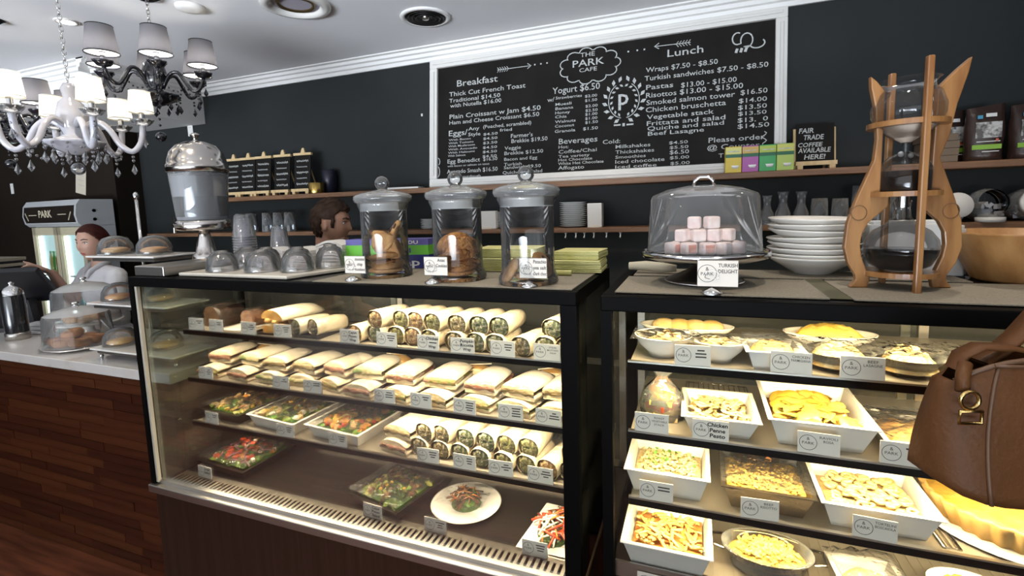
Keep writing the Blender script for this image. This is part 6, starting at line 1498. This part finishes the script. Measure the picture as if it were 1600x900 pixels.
def person(name, label, loc, rz, hz, fem, skin, hairm, shirtm, trousm, arms, head_tilt, hair_style, headrz=0):
    t = thing(name, label, 'person', loc, rz)
    k = hz / 1.475
    b = MB()
    HM = Matrix.Translation((0, -.015, hz)) @ Euler((head_tilt, 0, headrz)).to_matrix().to_4x4()
    vs, fs = head_grid(1.0, fem); b.add(vs, fs, 0, True, HM)
    for s in (-1, 1): b.ball((0, 0, 0), .02, 10, M=HM @ Matrix.Translation((s * .076, .006, -.010)) @ Euler((0, 0, s * .35)).to_matrix().to_4x4() @ Matrix.Diagonal((.45, .85, 1.5, 1)))
    limb(b, [(0, .012, hz - .06), (0, .015, hz - .13), (0, .018, hz - .19)], [.047, .049, .06] if fem else [.054, .058, .068])
    sw = .165 if fem else .195; sz = hz - .205
    # torso, hips, legs
    b.ball((0, .02, sz - .10), .15, 18, sz=1.0, sx=1.0, sy=.66); b.ball((0, .02, sz - .28), .125, 18, sz=1.2, sy=.72); b.ball((0, .025, sz - .44), .155, 18, sz=.8, sy=.72)
    for s in (-1, 1):
        limb(b, [(s * .02, .02, sz - .01), (s * sw, .015, sz - .02)], [.055, .052])
        limb(b, [(s * .085, .025, sz - .45), (s * .09, .02, sz * .47 - .05), (s * .09, .03, .07)], [.085, .06, .042]); limb(b, [(s * .09, .03, .045), (s * .095, -.10, .032)], [.04, .032])
    for s, (el, wr, fw_, up_, sd_, curl, rc) in zip((-1, 1), arms):
        sh = Vector((s * sw, .015, sz - .025)); el, wr = Vector(el), Vector(wr)
        limb(b, [sh, sh.lerp(el, .5), el, el.lerp(wr, .35), wr], [.048, .043, .036, .037, .025])
        hand(b, wr, fw_, up_, sd_, curl, .95, rc)
    fused('body', b, skin, t)
    # shirt and trousers
    c = MB()
    c.ball((0, .02, sz - .10), .163, 18, sz=1.0, sx=1.0, sy=.70); c.ball((0, .02, sz - .28), .143, 18, sz=1.25, sy=.78); c.ball((0, .025, sz - .42), .166, 18, sz=.75, sy=.76)
    for s, (el, *_r) in zip((-1, 1), arms):
        sh = Vector((s * sw, .015, sz - .025)); el = Vector(el); q = sh.lerp(el, .52)
        limb(c, [(s * .045, .02, sz + .008), (s * sw, .015, sz - .015)], [.050, .061]); c.tube([sh, sh.lerp(el, .3), q], [.062, .060, .064], 14)
    fused('shirt', c, shirtm, t, .006, 3)
    col = MB()
    for s in (-1, 1): col.add([(s * .008, -.062, sz - .035), (s * .045, -.055, sz + .012), (s * .060, -.01, sz + .048), (s * .055, .045, sz + .060), (s * .050, .05, sz + .085), (s * .062, -.018, sz + .078), (s * .052, -.070, sz + .040), (s * .040, -.088, sz - .015)], [(0, 1, 6, 7), (1, 2, 5, 6), (2, 3, 4, 5)] if s > 0 else [(7, 6, 1, 0), (6, 5, 2, 1), (5, 4, 3, 2)], 0, True)
    cl = col.build('collar', shirtm, t); sd = cl.modifiers.new('thick', 'SOLIDIFY'); sd.thickness = .006
    p = MB(); p.ball((0, .025, sz - .46), .168, 18, sz=.7, sy=.77)
    for s in (-1, 1): p.tube([(s * .085, .025, sz - .46), (s * .09, .02, sz * .47 - .05), (s * .09, .03, .09)], [.098, .075, .065], 14)
    fused('trousers', p, trousm, t, .010, 3)
    # face details
    ey = mat('eye_white', (.62, .60, .58), .2); ir = mat('iris_dark', (.04, .022, .012), .15); lp = mat('lips_f' if fem else 'lips_m', (.42, .10, .09) if fem else (.34, .16, .12), .4); br = mat('brow_hair', (.03, .015, .010), .8)
    grid = [v for v in head_grid(1.0, fem, 120, 90)[0] if v[1] < 0]
    def sf(x, z): return min(grid, key=lambda v: (v[0] - x) ** 2 + (v[2] - z) ** 2)[1]
    def hp(v): return HM @ Vector((v[0], sf(v[0], v[2]) - v[1], v[2]))
    for s in (-1, 1):
        e = MB().ball((0, 0, 0), .0125, 14, M=HM @ Matrix.Translation((s * .030, sf(s * .030, .009) + .0055, .009)) @ Matrix.Diagonal((1.15, .75, .72, 1))).build('eye', ey, t)
        MB().ball((0, 0, 0), .0058, 10, M=HM @ Matrix.Translation((s * .029, sf(s * .030, .009) - .0015, .008)) @ Matrix.Diagonal((1, .55, 1, 1))).build('iris', ir, e)
        MB().tube([hp((s * .017, .001, .012)), hp((s * .030, .004, .0165)), hp((s * .044, .001, .012))], .0016, 6).build('lash_line', br, e)
        MB().tube([hp((s * .013, .001, .029)), hp((s * .030, .001, .034)), hp((s * .047, .001, .029))], [.002, .0032, .0015] if fem else [.0035, .0045, .0025], 6).build('eyebrow', br, t)
    MB().ball((0, 0, 0), .019, 14, M=HM @ Matrix.Translation((0, sf(0, -.055) + .003, -.055)) @ Matrix.Diagonal((1.0, .35, .22, 1))).ball((0, 0, 0), .016, 14, M=HM @ Matrix.Translation((0, sf(0, -.064) + .003, -.064)) @ Matrix.Diagonal((1.0, .35, .30, 1))).build('lips', lp, t)
    # hair: a shell over the skull that leaves the face free
    vs, fs = head_grid(1.0, fem, 88, 60)
    def cover(v):
        x, y, z = v
        if hair_style == 'bun': return z > .074 - 1.62 * max(0, y + .06) if y < .02 else z > -.056
        if y < -.034: return z > .056 - 1.3 * max(0, y + .05)
        if y < -.016: return z > -.022
        return z > .014 if y < .022 else z > -.064
    hv = []
    for v in vs:
        n_ = Vector(v).normalized(); th = .010 if hair_style == 'bun' else .014 + .005 * math.sin(v[0] * 190 + v[1] * 60) * math.sin(v[2] * 150 + v[1] * 90)
        hv.append(tuple(Vector(v) + n_ * th))
    keep = [f for f in fs if all(cover(vs[i]) for i in f)]
    hm = MB().add(hv, keep, 0, True, HM).build('hair', hairm, t); sd = hm.modifiers.new('thick', 'SOLIDIFY'); sd.thickness = .016; sd.offset = -1
    if hair_style == 'bun': MB().ball((0, 0, 0), .034, 14, M=HM @ Matrix.Translation((0, .105, -.005)) @ Matrix.Diagonal((1, .9, 1, 1))).build('hair_bun', hairm, t)
    else:
        MB().ball((0, 0, 0), .052, 12, M=HM @ Matrix.Translation((0, -.068, -.080)) @ Matrix.Diagonal((.85, .40, .50, 1))).build('stubble', mat('stubble', (.20, .11, .075), .8), t)
    return t
SKINF = mat('fair_skin', (.56, .33, .24), .5, sss=.15); SKINM = mat('tan_skin', (.42, .22, .14), .5, sss=.12)
person('person', 'woman with red-brown tied hair and white short sleeved shirt at the till', (-3.64, 1.985, 0), R(-4), 1.475, True, SKINF, mat('auburn_hair', (.032, .008, .006), .5, spec=.15, c2=(.065, .016, .011), scale=40, stretch=(8, 1, 1)), mat('white_shirt', (.66, .65, .66), .85), mat('black_trousers', (.012, .012, .014), .8),
       [((-.17, -.09, 1.09), (-.06, -.215, 1.30), (-.15, -.75, .55), (-.3, .45, .8), (.9, -.2, .2), .55, True), ((.205, -.06, 1.03), (.10, -.235, 1.03), (-.45, -.85, -.05), (.1, 0, 1), (-.85, .45, 0), .5, False)], R(6), 'bun', R(15))
person('person', 'dark haired man in profile seen behind the paper bags', (-1.715, 1.945, 0), R(112), 1.568, False, SKINM, mat('dark_brown_hair', (.022, .011, .006), .6, spec=.12, c2=(.05, .028, .018), scale=40), mat('dark_shirt', (.02, .02, .024), .85), mat('dark_trousers', (.014, .014, .016), .8),
       [((-.23, -.04, 1.10), (-.16, -.25, 1.02), (.2, -.9, -.1), (-.1, 0, 1), (.9, .2, 0), .5, False), ((.23, -.04, 1.10), (.16, -.25, 1.02), (-.2, -.9, -.1), (.1, 0, 1), (-.9, .2, 0), .5, False)], R(8), 'short')
